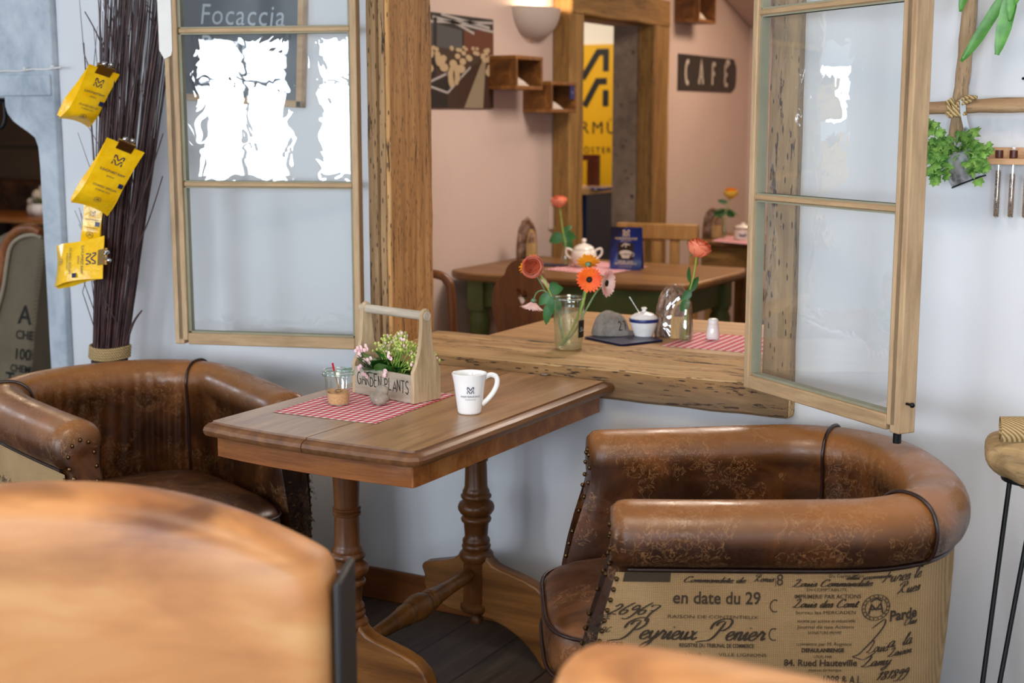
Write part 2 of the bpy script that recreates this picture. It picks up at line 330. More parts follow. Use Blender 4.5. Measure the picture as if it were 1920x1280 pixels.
def burlap(name, lo='8e7350', hi='c4a478'):
    t = NT(name, .9, .15); n = t.noise(t.co(), 6, 4)
    w1 = t.n('TexWave', wave_type='BANDS', bands_direction='Z'); t.l(t.co(), w1.inputs[0]); w1.inputs['Scale'].default_value = 95; w1.inputs['Distortion'].default_value = 1.5
    w2 = t.n('TexWave', wave_type='BANDS', bands_direction='X'); t.l(t.co(rot=(0,0,.5)), w2.inputs[0]); w2.inputs['Scale'].default_value = 95; w2.inputs['Distortion'].default_value = 1.5
    w = t.math('MULTIPLY', w1.outputs[1], w2.outputs[1]); f = t.math('ADD', t.math('MULTIPLY', n, .55), t.math('MULTIPLY', w, .75))
    t.color(t.ramp(f, [(.2, hexc(lo)), (.75, hexc(hi))])); t.bump(w, .6, .002); return t.m
def thin_glass(name, tint=(1,1,1), haze=0, wavy=0, refl=.09, rough=.0, hazecol=(.8,.85,.85)):
    m = bpy.data.materials.new(name); m.use_nodes = True; t = m.node_tree; t.nodes.clear()
    out = t.nodes.new('ShaderNodeOutputMaterial'); tr = t.nodes.new('ShaderNodeBsdfTransparent'); gl = t.nodes.new('ShaderNodeBsdfGlossy')
    tr.inputs[0].default_value = (*tint, 1); gl.inputs['Roughness'].default_value = rough; gl.inputs[0].default_value = (1,1,1,1)
    fr = t.nodes.new('ShaderNodeFresnel'); gm = t.nodes.new('ShaderNodeNewGeometry'); io = t.nodes.new('ShaderNodeMath'); io.operation = 'MULTIPLY_ADD'; io.inputs[1].default_value = -.8333; io.inputs[2].default_value = 1.5; t.links.new(gm.outputs['Backfacing'], io.inputs[0]); t.links.new(io.outputs[0], fr.inputs[0])
    ad = t.nodes.new('ShaderNodeMath'); ad.operation = 'MULTIPLY_ADD'; t.links.new(fr.outputs[0], ad.inputs[0]); ad.inputs[1].default_value = 1.2; ad.inputs[2].default_value = refl-.04; ad.use_clamp = True
    base = tr.outputs[0]
    if haze:
        df = t.nodes.new('ShaderNodeBsdfDiffuse'); df.inputs[0].default_value = (*hazecol, 1)
        tl = t.nodes.new('ShaderNodeBsdfTranslucent'); tl.inputs[0].default_value = (*hazecol, 1); m0 = t.nodes.new('ShaderNodeMixShader'); m0.inputs[0].default_value = .5
        t.links.new(df.outputs[0], m0.inputs[1]); t.links.new(tl.outputs[0], m0.inputs[2])
        m1 = t.nodes.new('ShaderNodeMixShader'); m1.inputs[0].default_value = haze; t.links.new(base, m1.inputs[1]); t.links.new(m0.outputs[0], m1.inputs[2]); base = m1.outputs[0]
    mx = t.nodes.new('ShaderNodeMixShader'); t.links.new(ad.outputs[0], mx.inputs[0]); t.links.new(base, mx.inputs[1]); t.links.new(gl.outputs[0], mx.inputs[2]); t.links.new(mx.outputs[0], out.inputs[0])
    if wavy:
        tc = t.nodes.new('ShaderNodeTexCoord'); n = t.nodes.new('ShaderNodeTexNoise'); t.links.new(tc.outputs['Object'], n.inputs['Vector'])
        n.inputs['Scale'].default_value = 11; n.inputs['Detail'].default_value = 2; n.inputs['Distortion'].default_value = .6
        b = t.nodes.new('ShaderNodeBump'); b.inputs['Strength'].default_value = 1; b.inputs['Distance'].default_value = wavy; t.links.new(n.outputs[0], b.inputs['Height'])
        t.links.new(b.outputs[0], gl.inputs['Normal'])
    return m
def liquid(name, col, body=.4):
    return thin_glass(name, tint=col, haze=body, refl=.04, hazecol=col)
def leafm(name, lo, hi, rough=.45, sc=30):
    t = NT(name, rough, .4); t.color(t.ramp(t.noise(t.co(), sc, 3), [(.3, hexc(lo)), (.7, hexc(hi))])); t.i('Subsurface Weight', 0)
    return t.m
M = {}
M['wall'] = plaster('white_wall_plaster', 'dcdde0')
M['wall_in'] = plaster('rose_white_plaster', 'd3bdb2', .05)
M['stone'] = None
def stone_paint():
    t = NT('grey_painted_stone', .75, .3); n = t.noise(t.co(), 4, 8, .68, .4)
    t.color(t.ramp(n, [(.3, hexc('8f9aa6')), (.48, hexc('b3bcc5')), (.7, hexc('cfd5da'))])); t.bump(t.noise(t.co(), 14, 7, .6), .5, .008); return t.m
M['stone'] = stone_paint()
def old_concrete():
    t = NT('weathered_door_jamb', .85, .2); n = t.noise(t.co(), 5, 8, .7); b = t.noise(t.co((1,1,.8)), 11, 6, .75)
    c = t.ramp(n, [(.3, hexc('6b5b50')), (.55, hexc('94816f')), (.75, hexc('b3a08a'))]); x = t.xyz(t.co())[0]
    c = t.mix(t.math('MULTIPLY', t.math('LESS_THAN', b, .40), .85), c, hexc('2e2420')); t.color(c); t.bump(b, .4, .01); return t.m
M['jamb'] = old_concrete()
M['ceil'] = plaster('ceiling_paint', 'd8d4cc', .02, pits=False)
def floorm():
    t = NT('dark_floorboards', .5, .4); o = t.xyz(t.co()); x = t.math('DIVIDE', t.math('ADD', o[0], 20.03), .185)
    gap = t.math('LESS_THAN', t.math('ABSOLUTE', t.math('SUBTRACT', t.math('FRACT', x), .5)), .018)
    wn = t.n('TexWhiteNoise', noise_dimensions='1D'); t.l(t.math('FLOOR', t.math('ADD', x, .5)), wn.inputs['W'])
    g = t.noise(t.co((9,.8,9)), 3, 7, .7, 1); c = t.ramp(g, [(.3, hexc('33291f')), (.55, hexc('4f4136')), (.75, hexc('675547'))])
    c = t.mix(t.math('MULTIPLY', wn.outputs[0], .35), c, hexc('43332a')); c = t.mix(t.math('MULTIPLY', gap, .9), c, (.008,.006,.005)); t.color(c)
    t.bump(t.math('SUBTRACT', g, t.math('MULTIPLY', gap, 2)), .3, .004); return t.m
M['floor'] = floorm()
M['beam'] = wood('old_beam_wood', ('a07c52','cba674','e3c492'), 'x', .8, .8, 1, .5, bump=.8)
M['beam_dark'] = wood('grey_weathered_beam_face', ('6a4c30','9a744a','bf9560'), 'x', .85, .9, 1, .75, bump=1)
M['beamz'] = wood('old_post_wood', ('a5773f','cf9d62','e6bd84'), 'z', .8, 1.1, 1, .55, bump=.8)
M['beamz2'] = wood('post_front_wood', ('7a6142','a2825c','bd9d72'), 'z', .85, 1.0, 1, .6, bump=.8)
M['doorwood'] = wood('dark_oak_door_frame', ('6e4a24','96703a','b58c4e'), 'z', .7, .8, .5, .5, bump=.5)
M['doorwoodx'] = wood('dark_oak_lintel', ('6e4a24','96703a','b58c4e'), 'x', .7, .8, .5, .5, bump=.5)
M['doorwoody'] = wood('dark_oak_lintel_y', ('6e4a24','96703a','b58c4e'), 'y', .7, .8, .5, .5, bump=.5)
M['sashz'] = wood('stripped_pine_sash', ('a08261','bd9f7a','d0b591'), 'z', .65, .9, bump=.3)
M['sashx'] = wood('stripped_pine_rail', ('9d7f5b','b99a74','cdb089'), 'x', .65, .9, bump=.3)
M['putty'] = plain('grey_green_putty', '8c8a74', .8, var=.12)
M['sashwhite'] = plain('flaking_white_paint', 'e3e0d9', .6, var=.05)
M['glass'] = thin_glass('old_window_glass', tint=(.97,.99,.99), haze=.06, wavy=.0005, refl=.115, hazecol=(.82,.9,.9))
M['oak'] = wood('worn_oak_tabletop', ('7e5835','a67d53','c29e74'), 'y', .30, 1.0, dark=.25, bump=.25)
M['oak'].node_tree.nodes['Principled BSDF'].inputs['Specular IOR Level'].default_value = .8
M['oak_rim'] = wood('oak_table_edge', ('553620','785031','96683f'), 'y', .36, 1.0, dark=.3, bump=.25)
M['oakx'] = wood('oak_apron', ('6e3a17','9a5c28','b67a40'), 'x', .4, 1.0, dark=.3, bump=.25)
M['oakz'] = wood('turned_oak', ('40230f','683d1a','8a5626'), 'z', .32, 1.2, bump=.2)
M['oakfoot'] = wood('oak_foot', ('4e2d12','754a1e','976534'), 'x', .35, 1.0, bump=.2)
M['basebd'] = wood('varnished_baseboard', ('5b2f12','7a441c','8f5828'), 'x', .35, .8, bump=.15)
M['leather'] = leather('worn_brown_leather', '1c0d07', '40230f', '7a4824', top='b07440', z0=.655, z1=.745, rough=.30)
M['leather_dark'] = leather('dark_brown_leather', '1d0f0a', '3f2415', '6b4025', rough=.36)
M['leather_seat'] = leather('seat_leather', '2a160b', '553218', '8a5830', rough=.38)
M['piping'] = plain('leather_piping', '2a150e', .3)
M['burlap'] = burlap('printed_burlap')
M['ink'] = plain('faded_black_print', '3c2f22', .9)
M['nail'] = plain('bronze_nailhead', '6b5136', .3, 1)
M['darkwood'] = wood('dark_stained_foot', ('1d110a','2c1a0f','3a2415'), 'z', .4)
M['tan'] = None
def tanm():
    t = NT('tan_aniline_leather', .42, .4); n = t.noise(t.co((1,1,2.2)), 3.2, 4, .5, .6)
    c = t.ramp(n, [(.25, hexc('8f5a33')), (.5, hexc('b37c4b')), (.75, hexc('c89a68'))]); o = t.xyz(t.co())
    m = t.n('MapRange'); t.l(o[2], m.inputs[0]); m.inputs[1].default_value = .86; m.inputs[2].default_value = .95
    w = t.math('MULTIPLY', m.outputs[0], t.ramp(t.noise(t.co((.6,1,3)), 6, 3, .5, .4), [(.48, (0,0,0)), (.66, (1,1,1))])); c = t.mix(t.math('MULTIPLY', w, .8), c, hexc('4a2718'))
    t.color(c); t.bump(t.noise(t.co(), 8, 3), .2, .01); return t.m
M['tan'] = tanm()
M['black'] = plain('black_side_panel', '161413', .5)
M['iron'] = plain('black_iron', '15171a', .45, .6)
M['steel'] = plain('bright_steel', 'c9cbcc', .22, 1)
M['brass'] = plain('brassy_clip', 'b49058', .25, 1)
M['porc'] = plain('white_porcelain', 'f3f3f2', .12, spec=.6)
M['porc2'] = plain('cream_porcelain', 'e6ddd2', .15, spec=.6)
M['navy'] = plain('navy_print', '18224a', .4)
M['navybox'] = plain('navy_card', '17286b', .35)
M['gold'] = plain('pale_gold_print', 'e3c58b', .5)
M['gingham'] = gingham('red_gingham')
M['gingham2'] = gingham('red_gingham_inner', .0125, 'c0203a', 'e0808e')
M['pinkcloth'] = gingham('pink_gingham_far', .011, 'b8455a', 'c97a84')
M['clear'] = thin_glass('clear_jar_glass', tint=(.95,.98,.96), refl=.10)
M['clearrim'] = thin_glass('green_glass_rim', tint=(.72,.86,.80), refl=.2)
M['cello'] = thin_glass('crinkled_cellophane', tint=(.98,.97,.95), refl=.2, wavy=.02, rough=.08)
M['water'] = liquid('cloudy_flower_water', (.86,.85,.70), .22)
M['waterc'] = thin_glass('clear_water', tint=(.88,.93,.90), refl=.05)
M['sugar'] = plain('brown_sugar', 'd9a873', .9, var=.08)
M['tool'] = wood('whitewashed_pine', ('a08868','c4ad8a','d8c7a8'), 'z', .75, 1.6, dark=.2)
M['toolx'] = wood('whitewashed_board', ('8f8274','b5a896','cfc4b4'), 'x', .75, 1.2, dark=.35)
M['blackink'] = plain('black_paint', '17150f', .6)
M['leaf'] = leafm('dark_green_leaf', '2c5a22', '4f8a35', .35)
M['leaf2'] = leafm('mid_green_leaf', '3c7a2c', '62a044', .35)
M['ivy'] = leafm('ivy_leaf', '23601d', '93bd5c', .4, 45)
M['roseleaf'] = leafm('rose_leaf', '1f4f24', '3b7438', .4)
M['stem'] = leafm('green_stem', '7a9a3a', 'a4bf58', .45)
M['stemd'] = leafm('grey_green_stem', '5a7a4c', '86a070', .6)
M['calyx'] = leafm('calyx_green', '5d7f5a', '7d9a78', .7)
M['bud'] = leafm('yellow_green_buds', '9fb24a', 'd8d98c', .5)
M['budpink'] = leafm('pale_pink_blossom', 'f0b8c0', 'fbe3e2', .6)
M['orange'] = leafm('orange_petal', 'e8480c', 'f87a1a', .5)
M['amber'] = leafm('amber_petal', 'f08a10', 'f9ae2c', .5)
M['rose'] = leafm('salmon_rose_petal', 'f08a66', 'f9b8a0', .5, 18)
M['rosedeep'] = leafm('coral_rose_petal', 'ee7c58', 'f59a78', .5, 18)
M['roseshade'] = leafm('shaded_rose_heart', 'c9502f', 'e8835c', .5, 18)  # darker coral, shade between the petals put into the colour
M['palepink'] = leafm('pale_pink_petal', 'f3b6ae', 'fbe6dd', .6)
M['yellowrose'] = leafm('yellow_rose_petal', 'e5b93c', 'f3d468', .5)
M['seed'] = plain('dark_flower_eye', '24120a', .9)
def stonem(n, a, b, c):
    t = NT(n, .85, .3); t.color(t.ramp(t.noise(t.co(), 26, 7, .7), [(.3, hexc(a)), (.5, hexc(b)), (.7, hexc(c))])); t.bump(t.noise(t.co(), 60, 6), .5, .004); return t.m
M['pebble'] = stonem('grey_beige_pebble', '6d6257', '958a7c', 'b8ad9c')
M['pebble2'] = stonem('grey_field_stone', '77716a', '96908a', 'aaa49c')
M['bark'] = stonem('shiny_bark', '3f2b20', '7d5f4c', 'b79a84')
M['bark'].node_tree.nodes['Principled BSDF'].inputs['Roughness'].default_value = .25
M['slice'] = wood('sawn_branch_slice', ('a3804c','bd9a62','cfae78'), 'z', .45, 2)
M['pine'] = wood('scrubbed_pine_table', ('b08554','c89d69','d6b17f'), 'x', .5, .8, dark=.12, bump=.15)
M['pine_y'] = wood('honey_pine_board', ('5f3f20','7e5730','96703f'), 'x', .4, .8, dark=.4, bump=.2)
M['greenp'] = plain('moss_green_paint', '5a6936', .5, var=.14)
M['chairbr'] = wood('reddish_brown_chair', ('5c3318','7a4822','8f5c30'), 'z', .42, .8)
M['chairlt'] = wood('light_beech_chair', ('8a6032','a67a42','b98e52'), 'z', .45, .8)
M['cube'] = wood('walnut_cube', ('4a2c12','74481e','98652f'), 'y', .45, 1.0, dark=.6)
M['cubez'] = wood('walnut_cube_edge', ('6a4220','8d5c2a','a9743c'), 'z', .45, 1.4, dark=.2)
M['cushion'] = plain('pale_linen_pillow', 'cbbfb2', .9, var=.06)
M['cubeback'] = plain('lilac_grey_back_panel', 'a39a9c', .8)
M['sconce'] = plain('plaster_sconce', 'bdb0a6', .8)
M['yellow'] = plain('yellow_sign_board', 'e0a902', .5)
M['yellowbag'] = None
def bagm():
    t = NT('glossy_yellow_foil', .22, .6); t.color(t.ramp(t.noise(t.co(), 30, 3), [(.3, hexc('f2b705')), (.7, hexc('fccb1c'))])); t.bump(t.noise(t.co(), 26, 4, .6), .5, .006); return t.m
M['yellowbag'] = bagm()
M['slate'] = plain('chalkboard_slate', '1d2a38', .3, var=.1)
M['chalk'] = plain('chalk', 'aab4bd', .9)
M['boardframe'] = wood('beech_board_frame', ('b08a5e','c29c70','cfae86'), 'x', .6)
def twigm():
    t = NT('red_brown_birch_twig', .4, .5); t.color(t.ramp(t.noise(t.co((3,3,1)), 14, 5, .7), [(.3, hexc('1f1216')), (.55, hexc('4a2f2e')), (.8, hexc('75564a'))])); t.bump(t.noise(t.co(), 90), .4, .002); return t.m
M['twig'] = twigm()
def ropem(n='jute_rope'):
    t = NT(n, .9, .2); w = t.n('TexWave', wave_type='BANDS', bands_direction='DIAGONAL'); t.l(t.co(), w.inputs[0]); w.inputs['Scale'].default_value = 60; w.inputs['Distortion'].default_value = 1
    t.color(t.ramp(w.outputs[1], [(.2, hexc('8d7148')), (.7, hexc('c9ae7e'))])); t.bump(w.outputs[1], .8, .002); return t.m
M['rope'] = ropem()
M['drift'] = wood('driftwood', ('8d6f4f','b59672','cfb592'), 'z', .75, 1.2, .4, .4, bump=.5)
M['driftx'] = wood('driftwood_rail', ('8a6847','b08c66','c9a982'), 'x', .7, 1.2, .3, .4, bump=.5)
M['cork'] = wood('rounded_driftwood', ('7d6242','a88a5f','c6a878'), 'x', .7, 1.6, .3, .4)
def zincm():
    t = NT('galvanised_zinc', .42, .5, .75); t.color(t.ramp(t.vor(t.co(), 70), [(.2, hexc('8f979c')), (.6, hexc('c7ccd0'))])); t.bump(t.vor(t.co(), 60), .5, .003); return t.m
M['zinc'] = zincm()
M['peach'] = wood('beech_rack', ('c9986c','d6a87c','deb68e'), 'x', .5)
M['cap'] = plain('dark_wood_stopper', '54291c', .4)
M['beans'] = stonem('spice_seeds', '6b4c3c', '9a7a66', 'c0a48c')
M['soil'] = stonem('potting_soil', '1c130d', '2c2018', '3c2c20')
M['brown_wall'] = plaster('umber_wall', '6b5444', .06, pits=False)
M['yelwall'] = plaster('shop_wall', 'efe8dc', .03, pits=False)
M['greencush'] = plain('green_cushion_cloth', '3c7c58', .9, var=.1)
M['olive'] = plain('olive_cushion_cloth', '7f8a3a', .9, var=.1)
M['trimtan'] = leather('tan_leather_trim', '5b3018', '91552f', 'b5744a', rough=.35)
M['trimlight'] = plain('corded_trim', 'a3937c', .8, var=.1)
M['clothgrey'] = burlap('sacking_upholstery', '6a604e', '94866e')
M['redbrown'] = plain('oxblood_frame', '4e1c10', .4)

# ------------------------------------------------------------------ the setting
def struct(mb, name, mat, parent=None, **k):
    o = mb.build(name, mat, parent, **k); o['kind'] = 'structure'; return o
IX0, IX1, IY1 = -3.42, 1.2, 9.67                                   # inner dining room
struct(BX(-11.2, RX1+.2, RY0-.3, IY1+.3, -.12, 0), 'floor', M['floor'])
struct(BX(-11.2, RX1+.2, RY0-.3, IY1+.3, RZ, RZ+.15), 'ceiling', M['ceil'])
WY0, WY1 = 3.38, 3.70
OX0, OX1, SILLZ, HEADZ = -2.245, -1.125, .786, 2.34                # clear opening of the inner window
w = MB(); w.box(-3.597, -2.352, WY0, WY1, 0, RZ); w.box(-2.352, OX1+.04, WY0, WY1, 0, .70); w.box(-2.352, OX1+.04, WY0, WY1, HEADZ+.06, RZ); w.box(OX1+.04, RX1, WY0, WY1, 0, RZ)
struct(w, 'wall_front', M['wall'])
# grey painted stone surround of the arch to the left
poly = [(-3.600,0),(-3.600,RZ),(-11,RZ),(-11,1.525),(-3.835,1.525),(-3.835,1.497),(-3.825,1.470),(-3.80,1.445),(-3.765,1.425),(-3.73,1.408),(-3.70,1.39),(-3.687,1.36),(-3.683,1.30),(-3.68,0)]
struct(MB().prism(poly, 3.352, 3.72), 'wall_left_arch', M['stone'], bevel=.006)
led = MB(); led.box(-11, -3.605, 3.343, 3.353, 1.530, 1.60)
struct(led, 'trim_1', M['stone'], bevel=.004)
w = MB()
for a, b, c, d in ((RY0, -2.6, 0, RZ), (-1.0, 2.85, 0, RZ), (3.17, WY1, 0, RZ), (-2.6, -1.0, 0, .82), (-2.6, -1.0, 2.34, RZ), (2.85, 3.17, 0, 1.31), (2.85, 3.17, 1.89, RZ)): w.box(RX0-.15, RX0, a, b, c, d)
struct(w, 'wall_left', M['wall'])
struct(BX(RX1, RX1+.15, RY0, IY1, 0, RZ), 'wall_right', M['wall'])
w = MB(); xs = RX0-.15
for a, b, c, d in WINS: w.box(xs, a, RY0-.16, RY0, 0, RZ); w.box(a, b, RY0-.16, RY0, 0, c); w.box(a, b, RY0-.16, RY0, d, RZ); xs = b
w.box(xs, RX1+.15, RY0-.16, RY0, 0, RZ); struct(w, 'wall_back', M['wall'])
for i, (a, b, c, d) in enumerate(WINS):
    f = MB(); t_ = .045
    for q in ((a, a+t_, c, d), (b-t_, b, c, d), (a, b, c, c+t_), (a, b, d-t_, d), ((a+b)/2-.02, (a+b)/2+.02, c, d), (a, b, c+(d-c)*.68-.015, c+(d-c)*.68+.015)): f.box(q[0], q[1], RY0-.07, RY0-.02, q[2], q[3])
    struct(f, 'window_%d' % (i+2), M['sashwhite'])
# rear room walls
FX = -3.31; DY0, DY1, DZ = px_(1094, 300, FX).y, px_(1224, 300, FX).y, px_(1225, 47, FX).z; DY2, DY3, DZ2 = px_(1069, 300, FX).y, px_(1252, 300, FX).y, px_(1256, 3, FX).z
WXL = py_(1152, 300, DY1).x
w = MB()
w.box(WXL, IX0, WY1, DY0, 0, RZ); w.box(WXL, IX0, DY1, IY1, 0, RZ); w.box(WXL, IX0, DY0, DY1, DZ, RZ)
struct(w, 'wall_inner_left', M['wall_in'])
struct(BX(-3.69, IX1, IY1, IY1+.15, 0, RZ), 'wall_inner_back', M['wall_in'])
struct(BX(IX1, IX1+.15, WY1, IY1, 0, RZ), 'wall_inner_right', M['wall_in'])
struct(BX(-6.4, WXL, 6.2, 6.3, 0, RZ), 'wall_nook_side', M['brown_wall']); struct(BX(-11, -6.4, 8.1, 8.2, 0, RZ), 'wall_nook_back', M['brown_wall'])
struct(BX(-11.1, -11, 3.4, 8.2, 0, RZ), 'wall_nook_left', M['brown_wall'])
struct(BX(-6.5, WXL, 9.25, 9.35, 0, RZ), 'wall_shop_back', M['yelwall'])
struct(BX(-6.5, -6.4, 6.3, 9.25, 0, RZ), 'wall_shop_left', M['yelwall'])
zt_ = py_(40, 263, 8.07).z; struct(BX(-11, -6.4, 8.05, 8.10, zt_-.04, zt_), 'trim_2', M['brown_wall'])
# door jamb cladding between rooms, oak surround
struct(BX(WXL-.01, IX0+.005, DY1-.012, DY1+.0, 0, DZ), 'trim_3', M['jamb'])
dfr = bpy.data.objects.new('door_1', None); COL.objects.link(dfr); dfr.location = (IX0, 7.48, 0); dfr['kind'] = 'structure'
def dl(mb, nm, m): return mb.build(nm, m, dfr, off=(IX0, 7.48, 0), bevel=.008, rough=.004, roughf=5)
dl(BX(IX0+.002, IX0+.11, DY2, DY0, 0, DZ2), 'post', M['doorwood']); dl(BX(IX0+.002, IX0+.11, DY1, DY3, 0, DZ2), 'post', M['doorwood'])
dl(BX(IX0+.003, IX0+.115, DY2+.002, DY3-.002, DZ, DZ2+.003), 'lintel', M['doorwoody'])
# corbel beam stub of the inner ceiling arch
b = MB().prism([(9.0,2.30),(9.66,2.10),(9.66,2.85),(8.8,2.85)], -3.41, -2.75, axis='x'); struct(b, 'trim_4', M['wall_in'])
struct(BX(-2.32, -2.10, 9.30, 9.66, 0, RZ), 'trim_5', M['wall_in'])
# baseboard
struct(BX(-3.59, -.95, 3.362, 3.379, 0, .098), 'baseboard_front', M['basebd'], bevel=.004)

# window_1: the timber surround of the inner window
def wpart(mb, nm, m, rough=.004, bevel=.006): 
    o = struct(mb, nm, m, rough=rough, roughf=9, bevel=bevel); return o
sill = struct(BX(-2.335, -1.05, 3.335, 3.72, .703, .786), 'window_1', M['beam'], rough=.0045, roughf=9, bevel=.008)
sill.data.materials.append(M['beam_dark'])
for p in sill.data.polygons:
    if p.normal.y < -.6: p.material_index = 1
jl = MB().prism([(OX0-.075,3.338),(OX0-.004,3.338),(-2.335+.0,3.70),(-2.43,3.70)], SILLZ-.004, HEADZ+.1, axis='z'); wpart(jl, 'window_jamb_left', M['beamz'], .0025)
wpart(MB().prism([(OX1,3.338),(-1.052,3.338),(-1.052,3.70),(OX1+.03,3.70)], SILLZ-.004, HEADZ+.1, axis='z'), 'window_jamb_right', M['beamz2'], .003)
wpart(BX(-2.33, -1.05, 3.334, 3.70, HEADZ, HEADZ+.12), 'window_head', M['beam'])
# moulded front bead of the left jamb
mb_ = MB(); 
for a, b_, y in ((-2.322,-2.302,3.330), (-2.300,-2.284,3.320), (-2.282,-2.262,3.331)): mb_.box(a, b_, y, 3.345, SILLZ, HEADZ+.05)
wpart(mb_, 'trim_6', M['beamz2'], .0015, .003)

# ------------------------------------------------------------------ casement sashes
def sash(loc, ang, label, outer_white=False, mirror=1):
    t = thing('window_sash', label, 'window sash', loc, ang)
    Wd, z0, z1 = .580, 0, 1.44; T = .020                          # local x runs away from the hinge; +-y is thickness
    bars = [.475, .915]; gx0, gx1, gz0, gz1 = .026, .530, .039, 1.40
    m = MB(); m.box(0, gx0-.006, -T, T, z0, z1); m.build('hinge_stile', M['sashz'], t, bevel=.003)
    m = MB(); m.box(gx1+.008, Wd-.012, -T, T, z0+.012, z1); m.box(Wd-.030, Wd, -T*1.25*mirror if mirror > 0 else -T, T if mirror > 0 else T*1.25, z0-.002 if mirror < 0 else z0, z1)
    m.build('meeting_stile', M['sashz'], t, bevel=.003)
    m = MB(); m.box(gx0-.006, gx1+.008, -T, T, z0, gz0-.005); m.build('bottom_rail', M['sashx'], t, bevel=.003)
    m = MB(); m.box(gx0-.006, gx1+.008, -T, T, gz1+.005, z1); m.build('top_rail', M['sashx'], t, bevel=.003)
    for zb in bars:
        m = MB(); m.prism([(-T*.75,zb-.004),(-T*.3,zb-.011),(T*.3,zb-.011),(T*.75,zb-.004),(T*.75,zb+.004),(T*.3,zb+.011),(-T*.3,zb+.011),(-T*.75,zb+.004)], gx0-.004, gx1+.004, axis='x')
        m.build('glazing_bar', M['sashx'], t, smooth=20)
    zs = [gz0]+bars+[gz1]
    for i in range(3):
        a, b = zs[i]+(.010 if i else 0), zs[i+1]-(.010 if i < 2 else 0)
        p = MB()
        for q in ((gx0-.007, gx0+.001, a, b), (gx1-.001, gx1+.009, a, b), (gx0, gx1, a-.006, a+.001), (gx0, gx1, b-.001, b+.006)): p.box(q[0], q[1], -.011, .011, q[2], q[3])
        p.build('putty_bead', M['putty'], t)
        g = MB().add([(gx0-.002,0,a-.002),(gx1+.002,0,a-.002),(gx1+.002,0,b+.002),(gx0-.002,0,b+.002)], [(0,1,2,3)]); g.build('glass_pane', M['glass'], t)
    for z in (.055, 1.30):
        h = MB().lathe([(.006,-.028),(.006,.028)], 10, Matrix.Translation((-.004, -.022*mirror, z))); h.build('hinge', M['iron'], t)
    return t
sl = sash((-2.322, 3.292, .789), R(198), 'left open window sash, three panes above the planter box, chalkboard showing through', mirror=1)
p_ = MB().prism([(.556,.845),(.552,.86),(.548,1.44),(.592,1.44),(.592,.86),(.577,.835)], .0205, .0245); p_.build('white_paint_remnant', M['sashwhite'], sl)
sr = sash((-1.138, 3.285, .789), R(-36), 'right open window sash, swung out over the printed armchair', mirror=-1)
MB().lathe([(.009,-.02),(.009,.0)], 10, Matrix.Translation((.565,-.01,-.004))).build('shoot_bolt', M['iron'], sr)
k_ = MB(); k_.tube([(.584,-.005,.065),(.598,-.005,.065)], .003, 8); k_.ball((.602,-.005,.065), .006, 10); k_.build('knob', M['iron'], sr)
for s_ in (sl, sr): pass

# chalkboard on the wall behind the left sash
X0, X1 = -3.10, -2.575; ZB = 1.515
cb = thing('chalkboard', 'navy chalkboard in a thin beech frame with chalk writing behind the left sash', 'chalkboard', (X0, 3.362, ZB)); cb.rotation_euler = (0, R(3.2), 0)
L_, H_ = X1-X0, .62
BX(.02, L_-.02, -.004, .012, .02, H_).build('slate', M['slate'], cb)
f = MB(); f.box(0, L_, -.010, .014, 0, .021); f.box(0, L_, -.010, .014, H_-.02, H_); f.box(0, .021, -.010, .014, 0, H_); f.box(L_-.021, L_, -.010, .014, 0, H_); f.build('frame', M['boardframe'], cb, bevel=.003)
f = MB()
for s, x, z in (('Focaccia', .125, .235), ('Panino', .125, .142), ('Brötli', .125, .055), ('heute', .18, .34)): put(f, text_geo(s, .088, .12, 1.1), lambda u, v: (u, -.0055, v), x, z)
f.build('chalk_writing', M['chalk'], cb)

# white cable with clips across the stone lintel, iron hook below it
a0, a1 = py_(-40, 136, 3.33), py_(113, 126, 3.33)
cab = MB(); pts = [a0.lerp(a1, i/12)+Vector((0,0,-.004*math.sin(i*math.pi/4)**2)) for i in range(13)]; cab.tube(pts, .0028, 6)
for i in (3, 7, 11): cab.ball(tuple(pts[i]+Vector((0,-.003,.005))), .006, 8)
origin(tag(cab.build('cable', M['sashwhite'], None), 'thin white cable clipped along the grey stone lintel at upper left', 'cable'), a1)
hk = MB(); pp = [(8,190),(10,215),(8,232),(2,240),(-5,236),(-6,226)]; hk.tube(smoothpts([py_(x, y, 3.50) for x, y in pp], 4), .0065, 8)
hk.tube([py_(-60,189,3.50), py_(20,191,3.50)], .008, 8)
hko = tag(hk.build('iron_hook', M['iron'], None), 'black wrought iron hook bar hanging under the grey stone arch', 'hook'); origin(hko, py_(8,190,3.5))

# ------------------------------------------------------------------ oak table in front of the window
TX, TY = -1.85, 2.86
tb = thing('pedestal_table', 'worn oak table with two turned columns jutting from the wall under the window', 'table', (TX, TY, 0))
def outline(ins, up=0):
    c = [(-2.152, 3.333), (-2.158, 2.60), (-2.160, 2.42), (-2.148, 2.398), (-2.05, 2.382), (-1.95, 2.372), (-1.85, 2.368), (-1.75, 2.366), (-1.65, 2.369), (-1.566, 2.374), (-1.547, 2.388), (-1.541, 2.41), (-1.535, 2.8), (-1.532, 3.333)]
    cx, cy = -1.846, 2.86; out = []
    n = len(c)
    for i, p in enumerate(c):
        a, b = Vector(c[i-1]), Vector(c[(i+1) % n]); p = Vector(p)
        d1 = (p-a).normalized(); d2 = (b-p).normalized(); t = (d1+d2).normalized(); nn = Vector((-t.y, t.x)); k = max(.5, nn.dot(Vector((-d1.y, d1.x))))
        out.append(tuple(p+nn*(ins/k)))
    return out
prof = [(.006,.728),(.002,.733),(.0,.741),(.003,.749),(.010,.7535),(.017,.7545),(.0205,.7555),(.0215,.7600)]
